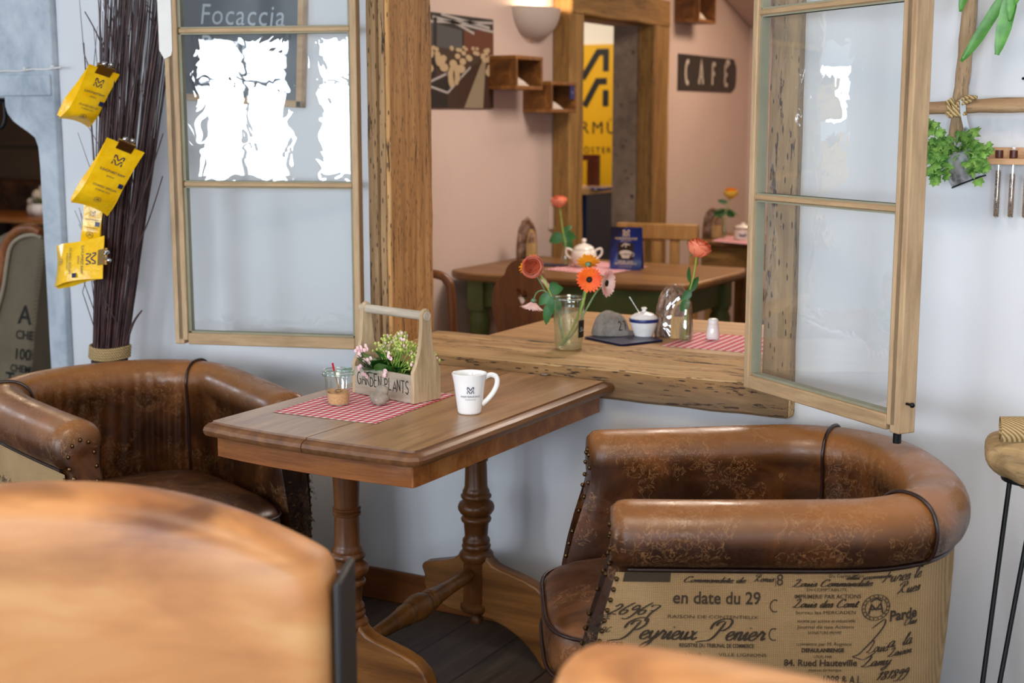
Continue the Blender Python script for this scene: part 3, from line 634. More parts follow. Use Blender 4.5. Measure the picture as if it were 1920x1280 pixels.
for side in (0, 1):
    bm = bmesh.new(); rings = []
    for ins, z in prof: rings.append([bm.verts.new((x-TX, y-TY, z)) for x, y in outline(ins)])
    for a, b in zip(rings, rings[1:]):
        for i in range(len(a)): bm.faces.new((a[i], a[(i+1) % len(a)], b[(i+1) % len(a)], b[i]))
    bm.faces.new(rings[-1]); bm.faces.new(rings[0][::-1]); bmesh.ops.recalc_face_normals(bm, faces=bm.faces)
    r_ = bmesh.ops.bisect_plane(bm, geom=bm.verts[:]+bm.edges[:]+bm.faces[:], plane_co=(-1.842-TX+(.0012 if side else -.0012), 0, 0), plane_no=(-1, 0, 0) if side else (1, 0, 0), clear_outer=True)
    bmesh.ops.holes_fill(bm, edges=[e for e in bm.edges if e.is_boundary])
    for f in bm.faces: f.smooth = True
    for e in bm.edges:
        if len(e.link_faces) == 2 and e.calc_face_angle(0) > R(32): e.smooth = False
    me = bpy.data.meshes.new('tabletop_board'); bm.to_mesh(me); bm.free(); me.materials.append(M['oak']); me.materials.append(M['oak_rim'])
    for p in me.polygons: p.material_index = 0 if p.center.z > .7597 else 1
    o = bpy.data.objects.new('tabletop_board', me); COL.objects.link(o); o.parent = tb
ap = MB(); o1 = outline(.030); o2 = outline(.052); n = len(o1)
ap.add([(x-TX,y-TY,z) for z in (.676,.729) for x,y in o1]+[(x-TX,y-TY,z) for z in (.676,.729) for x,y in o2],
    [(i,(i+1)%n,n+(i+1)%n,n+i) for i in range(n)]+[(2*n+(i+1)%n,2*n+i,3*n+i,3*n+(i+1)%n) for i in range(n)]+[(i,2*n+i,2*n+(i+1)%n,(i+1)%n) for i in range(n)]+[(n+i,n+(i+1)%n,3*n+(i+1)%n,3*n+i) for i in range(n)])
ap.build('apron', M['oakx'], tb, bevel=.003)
colp = [(.010,.086),(.018,.090),(.020,.100),(.016,.108),(.012,.114),(.024,.118),(.040,.124),(.045,.134),(.044,.144),(.034,.150),(.036,.156),(.036,.262),(.041,.268),(.046,.276),(.047,.286),(.041,.294),(.036,.298),(.039,.303),(.040,.309),(.036,.315),(.038,.320),(.037,.327),(.031,.334),
 (.032,.345),(.034,.372),(.040,.377),(.042,.384),(.038,.391),(.033,.394),(.043,.399),(.049,.409),(.050,.418),(.046,.428),(.037,.435),(.034,.438),(.041,.443),(.042,.449),(.036,.456),(.037,.461),(.033,.468),(.031,.475),(.0295,.530),(.0285,.543),(.0325,.545),(.033,.550),(.030,.553),(.033,.556),(.033,.561),(.029,.564),(.030,.60),(.032,.645),(.040,.650),(.043,.657),(.039,.664),(.041,.668),(.042,.674),(.035,.680),(.035,.727)]
zn = lambda z: z
for yy in (3.137, 2.545):
    MB().lathe([(r*1.0, z) for r, z in colp], 32, Matrix.Translation((0, yy-TY, 0))).build('column', M['oakz'], tb, smooth=50)
    for s in (-1, 1):
        q = [(.026,.300),(.038,.294),(.048,.278),(.062,.266),(.085,.258),(.120,.250),(.160,.240),(.195,.226),(.220,.205),(.232,.180),(.232,.150),(.240,.110),(.262,.070),(.290,.035),(.300,.012),(.298,.0),(.215,.0),(.200,.022),(.175,.050),(.140,.078),(.100,.098),(.060,.110),(.026,.114)]
        if s < 0 and yy > 3: q = q[:7]+[(.166,.228),(.156,.205),(.159,.182),(.150,.160),(.125,.138),(.08,.120),(.026,.114)]
        f = MB().prism([(a*s, z) for a, z in q], yy-TY-.021, yy-TY+.021); f.build('foot', M['oakfoot'], tb, bevel=.006, seg=3, smooth=40)
st = [(.013,0),(.018,.02),(.0185,.10),(.022,.16),(.026,.20),(.0285,.205),(.0285,.213),(.026,.216),(.0285,.219),(.0285,.226),(.026,.229),(.028,.232),(.033,.245),(.036,.268),(.033,.291),(.028,.304),(.026,.307),(.0285,.310),(.0285,.317),(.026,.320),(.0285,.323),(.0285,.331),(.026,.336),(.022,.376),(.0185,.436),(.018,.516),(.013,.536)]
MB().lathe(st, 24, Matrix.Translation((0, 2.573-TY, .212)) @ Matrix.Rotation(R(-87.5), 4, 'X')).build('stretcher', M['oakfoot'], tb, smooth=50)
# steel bolt cap on the table by the sill
origin(tag(MB().lathe([(.014,.7602),(.0155,.762),(.014,.764),(.005,.7648)], 24, Matrix.Translation((-1.735,3.318,0))).build('steel_cap', M['steel'], None), 'small round steel cap on the oak tabletop against the sill beam', 'metal cap'), (-1.735,3.318,.76))

# ------------------------------------------------------------------ tub armchairs
def upath():                                               # ridge line of the arms and back in plan, front right -> back -> front left
    pts = [(0,-.306),(.08,-.311),(.16,-.317),(.24,-.322),(.32,-.327),(.40,-.331)]
    for i in range(1, 24):
        a = R(-90+180*i/24); e = 2/2.5
        pts.append((.42+.275*abs(math.cos(a))**e, .334*math.copysign(abs(math.sin(a))**e, math.sin(a))))
    pts += [(.40,.331),(.32,.327),(.24,.322),(.16,.317),(.08,.311),(0,.306)]
    P = [Vector((x, y)) for x, y in pts]; L = [0]
    for a, b in zip(P, P[1:]): L.append(L[-1]+(b-a).length)
    return P, L
UP_, UL = upath(); UT = UL[-1]
def uat(s):                                                # position and outward normal at arc length s
    s = min(max(s, 0), UT)
    for i in range(len(UL)-1):
        if s <= UL[i+1]: break
    t = (s-UL[i])/(UL[i+1]-UL[i]); p = UP_[i].lerp(UP_[i+1], t)
    def T(k): a = UP_[max(k-1,0)]; b = UP_[min(k+1,len(UP_)-1)]; return (b-a).normalized()
    d = T(i).lerp(T(i+1), t).normalized(); return p, Vector((d.y, -d.x))
SEC = [(-.030,.20),(-.048,.30),(-.058,.42),(-.062,.52),(-.062,.60),(-.066,.645),(-.068,.675),(-.058,.702),(-.036,.719),(-.006,.726),(.026,.722),(.050,.708),(.065,.685),(.069,.658),(.063,.630),(.050,.612),(.036,.604),(.034,.56),(.026,.40),(.010,.20),(-.002,.10)]
def flare(z):
    k = [(.10,.055),(.2,.070),(.30,.072),(.42,.055),(.50,.036),(.58,.010),(.62,0),(.8,0)]
    for (a, u), (b, v) in zip(k, k[1:]):
        if a <= z <= b: return u+(v-u)*(z-a)/(b-a)
    return k[0][1] if z < .1 else 0
def shell(s, n, z, rise=0):
    p, o = uat(s); q = p+o*n; d = min(s, UT-s); w = max(0, 1-d/.22)**2
    k = math.exp(-((s-UT/2)/.55)**2)*rise*max(0, (z-.45)/.27)
    return Vector((q.x-flare(z)*w, q.y, z+k))
def armchair(name, label, loc, rz, sc=1.0, creases=.0, words=True, rise=.012):
    t = thing(name, label, 'armchair', loc, rz); t.scale = (sc, sc, 1)
    SM = .585                                              # seam distance from each front
    secs = smoothpts([Vector((a, b, 0)) for a, b in SEC], 3)
    def sweep(s0, s1, ns, cap0=False, cap1=False, crease=0):
        m = MB(); ns_ = ns
        def f(u, v):
            s = s0+(s1-s0)*u; q = secs[int(round(v*(len(secs)-1)))]; nn, z = q.x, q.y
            if crease and nn < -.03 and z > .2:
                k = .5+.5*noise.noise(Vector((s*3, 0, 2))); zz = min(1, (z-.22)/.2)*min(1, max(0, (.70-z)/.08)); nn += crease*math.sin(s*135+z*9+2.5*noise.noise(Vector((s*5, z*3, 0))))*k*zz
            if (cap0 and u < .06) or (cap1 and u > .94):   # round the roll over at the open front end
                e = (1-u/.06) if cap0 else (1-(1-u)/.06); c = math.sqrt(max(0, 1-e*e)); cz = .655; z = cz+(z-cz)*(1-.20*(1-c)) if z > .60 else z; nn = nn*(1-.22*(1-c))
            return shell(s, nn, z, rise)
        m.grid(f, ns_, len(secs))
        if cap0: m.f.append(tuple(range(len(secs))))
        if cap1: b = (ns_-1)*len(secs); m.f.append(tuple(b+i for i in range(len(secs)-1, -1, -1)))
        return m
    # faces at fronts need finer sampling close to the end
    for nm, a, b, c0, c1 in (('arm', 0, SM, True, False), ('arm', UT-SM, UT, False, True)):
        sweep(a, b, 46, c0, c1).build(nm, M['leather'], t, smooth=50)
    sweep(SM, UT-SM, 150, crease=creases).build('backrest', M['leather'], t, smooth=50)
    for s in (SM, UT-SM):                                  # corded seams
        MB().tube([shell(s, q.x*1.02-(.003 if q.x < 0 else -.003), q.y+(.003 if q.y > .69 else 0), rise) for q in secs[4:50]], .0042, 8).build('piping', M['piping'], t, smooth=60)
    # cord under the roll and printed sacking below it
    MB().tube([shell(.035+(UT-.07)*i/120, .041, .603, rise) for i in range(121)], .0045, 8).build('piping', M['piping'], t, smooth=60)
    zs = [.598,.55,.48,.40,.30,.20,.10]; nz = [.0385,.0385,.0355,.031,.023,.0145,.003]
    def bn(z):
        for (a, u), (b, v) in zip(zip(zs, nz), list(zip(zs, nz))[1:]):
            if b <= z <= a: return u+(v-u)*(z-a)/(b-a)
        return nz[0] if z > zs[0] else nz[-1]
    def bsurf(s, z, off=0): return shell(s, bn(z)+.003+off, z, rise)
    m = MB()
    S0 = lambda z: .014
    m.grid(lambda u, v: bsurf(S0(.5)+(UT-2*S0(.5))*u, .10+(.598-.10)*v), 120, 12); m.build('sacking_cover', M['burlap'], t, smooth=60)
    if words:
        f = MB()
        def on(sx, z0, k=1):                               # text starts sx metres from the right-hand front, runs backwards along the chair
            return lambda u, v: bsurf(sx+u, z0+v, .0012)
        rr = random.Random(3)
        PXm = 985.0
        def fit(g, x0, x1, yb, zs=1.0):                    # scale a line to its printed width along the cover
            lo = min(p[0] for p in g[0]); k = (x1-x0)/PXm/max(width(g), 1e-6); put(f, ([((p[0]-lo)*k, p[1]*zs) for p in g[0]], g[1]), on((x0-1125)/PXm, .60-(yb-1060)/905.))
        TX_ = lambda t, h, b=0, sh=0: text_geo(t, h/905./.70, sh, 1.0, b)
        SG = lambda t, h, w=.0018, sh=.35: script_geo(t, h/905., w, sh)
        for t_, x0, x1, yb, h, bo in (('en date du 29',1246,1405,1116,22,.0006),('RAISON DE CONTENTIEUX',1240,1402,1143,6,.0),('VEE',1130,1150,1146,8,.0002),('MATER',1108,1140,1184,6,0),('& COMMERCES',1103,1176,1194,6,.0002),('REGISTRE DU TRIBUNAL DE COMMERCE',1262,1396,1196,7,.0003),('8',1434,1446,1082,20,.0),
            ('Du Capital Office',1530,1592,1068,5,0),('EN COMPTABILITE',1490,1562,1092,5,0),('IMPRIMERIE PAR ACTIONS',1468,1588,1105,7,.0001),('bureau les MERCADEN',1472,1580,1133,6,0),('societe par actions et industrielle',1475,1580,1148,6,.0),('Journal de nos Actions',1475,1578,1159,6,0),('SIGNATURE PRIVEE',1495,1556,1169,5,0),
            ('connettre par M. Regence',1475,1576,1190,6,0),('DEFAULANBENGE',1485,1563,1202,7,.0005),('LOUIS PAR',1508,1541,1213,5,0),('84. Rued Hauteville',1453,1588,1228,12,.0005),('maison de banque',1500,1560,1238,5,0),('1098 & A.L.',1528,1600,1262,16,.0003),('Parde',1640,1694,1150,18,.0009),
            ('VILLE LIGNONS',1330,1420,1212,6,0),('AD SC',1092,1122,1206,5,0),('PAR ACTIONS AU PORTEUR',1180,1300,1212,6,0),('en date du 29',1246,1405,1290,22,.0006)): fit(TX_(t_, h, bo), x0, x1, yb)
        for t_, x0, x1, yb, h, w_ in (('26967',1143,1228,1138,15,.0022),('Peyrieux',1152,1292,1182,16,.0030),('Penier',1288,1418,1182,16,.0030),('Rehac',1114,1156,1170,9,.0012),('Commandite de',1262,1378,1078,5,.0013),('Remis',1392,1430,1076,6,.0012),('Louis Commandite',1462,1608,1084,6,.0014),('Louis des Comt',1464,1586,1121,7,.0016),
            ('Fures le',1622,1700,1080,10,.0016),('Rues',1650,1698,1103,9,.0016),('Chas',1668,1696,1162,6,.0014),('Louis',1602,1642,1204,10,.0016),('a. la',1640,1690,1198,11,.0018),('Lamy',1594,1650,1230,9,.0018),('181899',1624,1690,1258,12,.0018),('du comm',1560,1640,1072,4,.0012),('Laisen',1640,1690,1215,7,.0014),('26967',1125,1215,1262,15,.0022),('Societe',1230,1330,1240,9,.0016),('Comte de',1340,1440,1262,10,.0016)): fit(SG(t_, h, w_), x0, x1, yb)
        fit(script_geo('L', .034, .0022, .6), 1578, 1634, 1213)
        sq = [[(0,0),(.02,.05),(.045,.09),(.05,.115),(.035,.11),(.03,.07),(.02,.02),(0,-.03),(-.03,-.045),(-.05,-.03),(-.03,-.015),(.02,-.025),(.05,-.035)]]
        for r0 in (.024, .0185): put(f, stroke_geo([arc(0,0,r0,r0*1.05,0,360,28)], .0014), on(.497, .530))
        put(f, stroke_geo([[(-.012,-.012),(-.008,.006),(0,-.004),(.008,.008),(.012,-.012)],[(-.01,.012),(0,.018),(.01,.012)],[(-.012,-.003),(.012,-.003)]], .003), on(.497, .530))
        for i in range(18): a = 2*math.pi*i/18; put(f, stroke_geo([[(.0198*math.cos(a),.0208*math.sin(a)),(.0228*math.cos(a+.06),.0239*math.sin(a+.06))]], .0018), on(.497, .530))
        put(f, stroke_geo([[(0,.0),(0,-.45)]], .0012), on(.312, .59))
        put(f, ([(0,0),(.085,0),(.085,.018),(0,.018)], [(0,1,2,3)]), on(.030, .580))
        for x_, z_ in ((.312,.535),(.312,.478)): put(f, stroke_geo([arc(0,0,.009,.012,60,300,10)], .0022), on(x_, z_))
        # mirrored range of script on the far arm
        T2 = [('Societe des docks',1.30,.50,.030,.5,1,0),('1867',1.45,.44,.04,.1,1,0),('Lamy et fils',1.28,.38,.036,.5,1,0),('Paris le 29',1.36,.31,.03,.4,1,0),('Ville de Lyon',1.20,.55,.024,.3,1,0),('payable a vue',1.1,.46,.02,.3,1,0)]
        for s, sx, z0, size, sh, sp, bo in T2:
            if sx+.3 < UT: put(f, text_geo(s, size, sh, sp, bo), on(sx, z0))
        f.build('printed_script', M['ink'], t)
    # leather border with nailheads at both front edges, outside and on the front scroll
    for s0, sg in ((0, 1), (UT, -1)):
        for i in range(24):
            z = .585-i*.021; c = shell(s0+sg*.018, bn(z)+.004, z, rise); MB().ball(tuple(c), .0052, 8, sc=(1,1,1)).build('nailhead', M['nail'], t)
        loop = [(-.030,.54),(-.036,.575),(-.040,.61),(-.036,.645),(-.022,.672),(.0,.680),(.022,.668),(.034,.642),(.032,.612),(.024,.588)] + [(-.030+.0005*i,.52-.03*i) for i in range(1, 12)]
        for nn, z in loop:
            c = shell(s0, nn, z, rise); MB().ball((c.x-.0012, c.y, c.z), .0058, 8).build('nailhead', M['nail'], t)
    # seat: front rail, deck and a crowned cushion with cords
    def cush(u, v, k=1):
        a = 2*math.pi*u; e = 2/4.5; x = .215+.335*math.copysign(abs(math.cos(a))**e, math.cos(a)); y = .262*math.copysign(abs(math.sin(a))**e, math.sin(a)); return x, y
    m = MB(); prof_ = [(0,.300),(.80,.302),(.96,.312),(1,.330),(1.0,.400),(.975,.424),(.92,.438),(.75,.455),(.45,.468),(.15,.472),(0,.472)]
    m.grid(lambda u, v: (lambda c, q: (.215+(c[0]-.215)*q[0], c[1]*q[0], q[1]+.004*noise.noise(Vector((c[0]*9, c[1]*9, q[1])))*(q[1] > .43)))(cush(u, 0), prof_[int(round(v*(len(prof_)-1)))]), 64, len(prof_), cu=True)
    cu_ = m.build('seat_cushion', M['leather_seat'], t, smooth=60, subd=1)
    for z, k in ((.322, .998), (.418, .995)):
        MB().tube([(.215+(cush(i/64, 0)[0]-.215)*k, cush(i/64, 0)[1]*k, z) for i in range(64)], .0045, 8, closed=True).build('piping', M['piping'], t, smooth=60)
    m = MB().grid(lambda u, v: (-.055-.045*math.cos((u-.5)*2.6)+.02*(v > .9), -.275+.55*u, .115+.19*v), 20, 6); m.grid(lambda u, v: (-.06+.62*v, -.27+.54*u, .30), 4, 4); m.build('front_rail', M['leather_dark'], t, smooth=60)
    m = BX(-.05, .60, -.25, .25, .11, .29); m.build('frame_body', M['leather_dark'], t)
    for x, y in ((.0,-.25),(.0,.25),(.58,-.2),(.58,.2)):
        MB().lathe([(.018,0),(.028,.112)], 12, Matrix.Translation((x, y, 0))).build('foot', M['darkwood'], t)
    return t
arR = armchair('tub_armchair', 'brown leather tub armchair covered in printed sacking, standing below the right window sash', (-1.24, 2.62, 0), R(30))
arL = armchair('tub_armchair', 'brown leather tub armchair with creased back, left of the oak table, its scroll arm studded', (-2.405, 2.641, 0), R(157),   .95, creases=.0065, rise=.02)

# ------------------------------------------------------------------ blurred chairs in the foreground
def fgchair(label, loc, rz, side=True, arch=.105):
    t = thing('leather_dining_chair', label, 'chair', loc, rz)     # local x across, -y is the outside of the back
    Wd = .36
    def top(x): return .985-arch*(abs(x)/Wd)**2.2
    def f(u, v):
        x = -Wd+2*Wd*u; zt = top(x); a = v
        y = -.052-.018*math.cos(x/Wd*1.4); return (x, y, .36+(zt-.36)*v)
    m = MB(); sec = [(-.055,.0),(-.066,.5),(-.066,.93),(-.060,.965),(-.044,.988),(-.018,1.0),(.020,.998),(.044,.985),(.056,.95),(.058,.5),(.055,0)]
    def g(u, v):
        uu = u; x = -Wd+2*Wd*u; e = min(u, 1-u); q = sec[int(round(v*(len(sec)-1)))]; rnd_ = 1-max(0, 1-e/.05)**2*.35; zt = top(x)
        zz = .36+(zt-.36)*q[1]; yy = q[0]*rnd_-.02*math.cos(x/Wd*1.4); return (x, yy, zz)
    m.grid(g, 48, len(sec)); n_ = len(sec); m.f.append(tuple(range(n_))); m.f.append(tuple(47*n_+i for i in range(n_-1, -1, -1))); m.build('backrest', M['tan'], t, smooth=60, subd=1)
    if side:
        for s in (-1, 1):
            q = [(-.05,.02),(.085,.02),(.085,.855),(-.045,.862)]
            MB().prism([(a, b) for a, b in q], s*Wd+.001*s, s*(Wd+.012), axis='x').build('side_panel', M['black'], t, bevel=.004)
    BX(-.30, .30, .05, .52, .34, .47).build('seat', M['tan'], t, bevel=.03, seg=4)
    for x, y in ((-.27,-.0),(.27,-.0),(-.27,.48),(.27,.48)): MB().lathe([(.015,0),(.022,.36)], 10, Matrix.Translation((x, y, 0))).build('leg', M['darkwood'], t)
    return t
fgchair('large blurred tan leather chair back filling the lower left corner', (-1.375, 1.262, 0), R(27))
c_ = pz(1080, 1206, .955); fgchair('blurred tan leather chair back cut off by the bottom edge, below the printed sacking', (c_.x+.36*math.cos(R(-8)), c_.y+.36*math.sin(R(-8)), 0), R(-8), side=False, arch=.03)

# ------------------------------------------------------------------ things on the oak table
TZ = .7602
def cloth(name, label, corners, z, mat, cat='placemat', wav=.0012, rz=None):
    P = [Vector((c[0], c[1], 0)) for c in corners]; ux = (P[1]-P[0]); ang = math.atan2(ux.y, ux.x); O = (P[0]+P[2])/2; inv = Matrix.Rotation(-ang, 3, 'Z')
    Q = [inv @ (p-O) for p in P]
    def f(u, v):
        p = (Q[0]*(1-u)+Q[1]*u)*(1-v)+(Q[3]*(1-u)+Q[2]*u)*v; return (p.x, p.y, .0006+wav*(1+noise.noise(Vector((p.x*14, p.y*14, 3)))))
    m = MB().grid(f, 24, 24); m.grid(lambda u, v: tuple(Vector(f(u, v))-Vector((0,0,.0006))), 24, 24)
    o = m.build(name, mat, None); o.location = (O.x, O.y, z); o.rotation_euler = (0,0,ang); tag(o, label, cat); return o
cA, cB, cC = pz(513, 773, .76), pz(704, 795, .76), pz(838, 745, .76)+Vector((0,.04,0))
cloth('gingham_placemat', 'red and white gingham mat under the planter box on the oak table', [cA, cB, cB+(cC-cB), cA+(cC-cB)], TZ-.0004, M['gingham'], wav=.0006)
# planter tool box
pA, pB = pz(662, 736, .762), pz(776, 758, .762)
pd = (pB-pA); plen = pd.length; pang = math.atan2(pd.y, pd.x); pdep = .092
pl = thing('wooden_planter_box', 'whitewashed wooden tool box planter lettered GARDEN PLANTS, standing on the gingham mat', 'planter', (pA.x, pA.y, .7625), pang)
bh = .070
BX(.008, plen-.010, 0, .008, 0, bh).build('front_board', M['toolx'], pl, bevel=.0015); BX(.008, plen-.010, pdep-.008, pdep, 0, bh).build('back_board', M['toolx'], pl, bevel=.0015)
BX(.008, plen-.010, .008, pdep-.008, 0, .008).build('bottom_board', M['toolx'], pl)
endp = [(-.001,0),(pdep+.001,0),(pdep+.001,.078),(pdep-.012,.100),(pdep-.024,.135),(pdep-.029,.185),(pdep-.031,.215),(pdep-.038,.228),(pdep/2,.232),(.038,.228),(.031,.215),(.029,.185),(.024,.135),(.012,.100),(-.001,.078)]
for x in (-.002, plen-.010): MB().prism(endp, x, x+.011, axis='x').build('end_panel', M['tool'], pl, bevel=.0015)
MB().tube([(-.012,pdep/2,.213),(plen+.004,pdep/2,.213)], .0115, 16).build('handle', M['toolx'], pl, smooth=60)
f = MB(); g = brush('GARDEN PLANTS', .030, .0026, .54, .16, 5); sx = (plen-.034)/max(width(g), .01)
put(f, ([(x*sx, y) for x, y in g[0]], g[1]), lambda u, v: (u, -.0008, v), .018, .024); f.build('lettering', M['blackink'], pl)
# flowering plant in the box
kp = thing('flowering_plant', 'flowering succulent with pale pink blossoms and yellow-green buds growing in the tool box', 'plant', tuple(pl.matrix_world @ Vector((0,0,0))) if False else (pA.x, pA.y, .7705), pang)
BX(.010, plen-.012, .010, pdep-.010, 0, .046).build('soil', M['soil'], kp)
def leafmesh(mb, p, d, up, L, Wd, curl=.25, n=7, fold=.12, tip=1.0, notch=0):
    d = Vector(d).normalized(); up = Vector(up); sd = d.cross(up).normalized(); up = sd.cross(d); p = Vector(p); vs = []
    for i in range(n+1):
        t = i/n; w_ = Wd*math.sin(math.pi*min(1, t**.8*.97+.02))**.8*(1 if t < .98 else .15); c = p+d*(L*t)-up*(curl*L*t*t)
        for s in (-1, -.5, 0, .5, 1): vs.append(c+sd*(w_*s)+up*(abs(s)*w_*fold))
    fs = [(i*5+j, i*5+j+1, (i+1)*5+j+1, (i+1)*5+j) for i in range(n) for j in range(4)]
    b = len(vs); vs += [v-up*.0008 for v in vs]; fs += [tuple(b+q for q in reversed(ff)) for ff in fs]
    mb.add(vs, fs)
rr = random.Random(11); lf = MB(); ctr = Vector((plen*.45, pdep*.48, .055))
for i in range(34):
    a = rr.uniform(0, 2*math.pi); el = rr.uniform(.15, .9); d = Vector((math.cos(a)*math.cos(el)*1.5, math.sin(a)*math.cos(el), math.sin(el)))
    st_ = ctr+Vector((rr.uniform(-.05,.05), rr.uniform(-.02,.02), rr.uniform(-.01,.012))); leafmesh(lf, st_, d, (0,0,1), rr.uniform(.045,.070), rr.uniform(.014,.022), rr.uniform(.05,.5))
for (x, y, d, L, w_) in ((.01,.03,(-1,-.5,.15),.070,.022),(.10,.02,(.35,-.6,.75),.065,.024),(.075,.015,(-.4,-.5,.9),.075,.018),(.02,.05,(-.7,0,.9),.07,.022),(.055,.02,(.3,-.7,.5),.055,.02)):
    leafmesh(lf, (x, y, .045), d, (0,0,1), L, w_, .15)
lf.build('leaves', M['leaf'], kp, smooth=80)
stm = MB(); bd = MB(); bl = MB()
heads = [(rr.uniform(.035, plen-.012), rr.uniform(.0, pdep), rr.uniform(.105,.152)) for _ in range(30)]
heads = [(x, y, z-.035*abs(x-plen*.55)/.08) for x, y, z in heads]
for i, (x, y, z) in enumerate(heads):
    b = Vector((plen*.45+(x-plen*.45)*.4, pdep*.45, .05)); stm.tube(bez(b, b+Vector((0,0,.03)), Vector((x,y,z-.03)), (x,y,z), 6), .0013, 5)
    for k in range(11):
        o_ = Vector((rr.uniform(-1,1), rr.uniform(-1,1), rr.uniform(-.8,1)))*.014; q = Vector((x,y,z))+o_
        stm.tube([(x,y,z-.012), q], .0008, 4)
        rbud = rr.uniform(.0022,.0040); (bl if rr.random() < .16 else bd).ball(tuple(q), rbud, 7, sc=(1,1,1.25))
for cx, cy, cz in ((.022,.010,.104),(.016,.006,.095),(.034,.012,.110),(.028,.004,.060),(.125,.01,.100),(.060,.0,.083),(.048,.0,.045),(.122,.0,.060)):
    for k in range(7):
        q = Vector((cx,cy,cz))+Vector((rr.uniform(-1,1), rr.uniform(-1,1), rr.uniform(-1,1)))*.0075
        for j in range(5):
            a = j*2*math.pi/5; bl.ball((q.x+.003*math.cos(a), q.y-.002, q.z+.003*math.sin(a)), .0027, 6, sc=(1,.6,1))
stm.build('stems', M['stem'], kp, smooth=80); bd.build('buds', M['bud'], kp, smooth=80); bl.build('blossoms', M['budpink'], kp, smooth=80)
# sugar jar with spoon
jc = pz(635, 757, .762)
jar = thing('sugar_jar', 'small glass preserving jar of brown sugar on the gingham mat', 'jar', (jc.x, jc.y, .7625))
MB().lathe([(.001,.0),(.024,.0),(.0265,.003),(.028,.010),(.033,.060),(.034,.068),(.0385,.072),(.0395,.077),(.037,.081)], 40, caps=False).build('glass_body', M['clear'], jar, smooth=60)
MB().tube([(.0375*math.cos(a), .0375*math.sin(a), .0755) for a in [2*math.pi*i/40 for i in range(40)]], .0028, 8, closed=True).build('rim', M['clearrim'], jar, smooth=70)
MB().tube([(.0385*math.cos(a), .0385*math.sin(a), .0835) for a in [2*math.pi*i/40 for i in range(40)]], .0018, 8, closed=True).build('rim', M['clearrim'], jar, smooth=70)
def sug(u, v):
    a = 2*math.pi*u; r = .0272*v; return (r*math.cos(a), r*math.sin(a), .030+.006*noise.noise(Vector((r*math.cos(a)*60, r*math.sin(a)*60, 0)))-.003*math.cos(a)*v)
m = MB().grid(sug, 32, 10, cu=True); m.lathe([(.0235,.002),(.0262,.010),(.0275,.029)], 32, caps=True); m.build('sugar', M['sugar'], jar, smooth=70)['kind'] = 'stuff'
sp = thing('sugar_spoon', 'little steel spoon with a red gingham handle stuck in the brown sugar jar', 'spoon', (jc.x, jc.y, .7625))
spp = [(.003,-.004,.034),(-.002,-.003,.055),(-.008,-.003,.080),(-.013,-.004,.098)]
MB().tube(smoothpts(spp[:3], 4), .0016, 8).build('shank', M['brass'], sp); m = MB(); m.tube([(-.0085,-.003,.081),(-.0105,-.0035,.088),(-.013,-.004,.101)], [.0035,.0045,.0042], 10, flat=.5); m.build('handle', M['gingham'], sp, smooth=70)
MB().ball((.004,-.004,.034), .009, 12, sc=(1.2,.9,.4)).build('bowl', M['brass'], sp, smooth=80)
# pebble
pc = pz(706, 761, .762)
m = MB().ball((0,0,.017), .026, 20, sc=(1.0,.72,.66), nz=.22, seed=3, fr=1.6); m.ball((.006,.004,.034), .021, 18, sc=(.82,.7,.72), nz=.25, seed=8, fr=1.8)
peb = m.build('pebble', M['pebble'], None, smooth=80); zmin = min(v.co.z for v in peb.data.vertices); peb.data.transform(Matrix.Translation((0,0,-zmin))); peb.location = (pc.x, pc.y+.012, .7625); tag(peb, 'rough beige pebble in front of the GARDEN PLANTS box', 'stone')
# mug
mc = pz(869, 778, .7602)+Vector((.0,.028,0))
mug = thing('coffee_mug', 'white porcelain mug with a navy logo near the table edge', 'mug', (mc.x, mc.y, .7603))
MB().lathe([(.001,0),(.0245,0),(.0275,.002),(.0285,.006),(.0335,.045),(.0375,.075),(.0415,.0935),(.0425,.0965),(.0415,.0975),(.0398,.0965),(.0385,.090),(.034,.060),(.027,.010),(.001,.008)], 48, caps=False).build('cup', M['porc'], mug, smooth=60)
va = math.atan2(mc.y, mc.x)+math.pi                         # towards the room's middle
hd = va+R(98); hx, hy = math.cos(hd), math.sin(hd)
MB().tube(smoothpts([(hx*r, hy*r, z) for r, z in ((.034,.083),(.050,.091),(.064,.086),(.067,.071),(.060,.052),(.046,.034),(.030,.020))], 5), [.0048]*31, 12, flat=1.3).build('handle', M['porc'], mug, smooth=70)
lg = MB(); rad = lambda z: .0288+(.0375-.0285)*(z-.006)/(.069)+.0012
def mugf(u, v): r = rad(v)+.0004; a = va+R(4)+u/r; return (r*math.cos(a), r*math.sin(a), v)
put(lg, logo_geo(.0165), mugf, 0, .0615); g = text_geo('MARTERMÜHLE', .0068, 0, 1.05); put(lg, g, mugf, -width(g)/2, .0435); g = text_geo('KAFFEERÖSTEREI', .0032, 0, 1.1); put(lg, g, mugf, -width(g)/2, .0375)
lg.build('logo_print', M['navy'], mug)

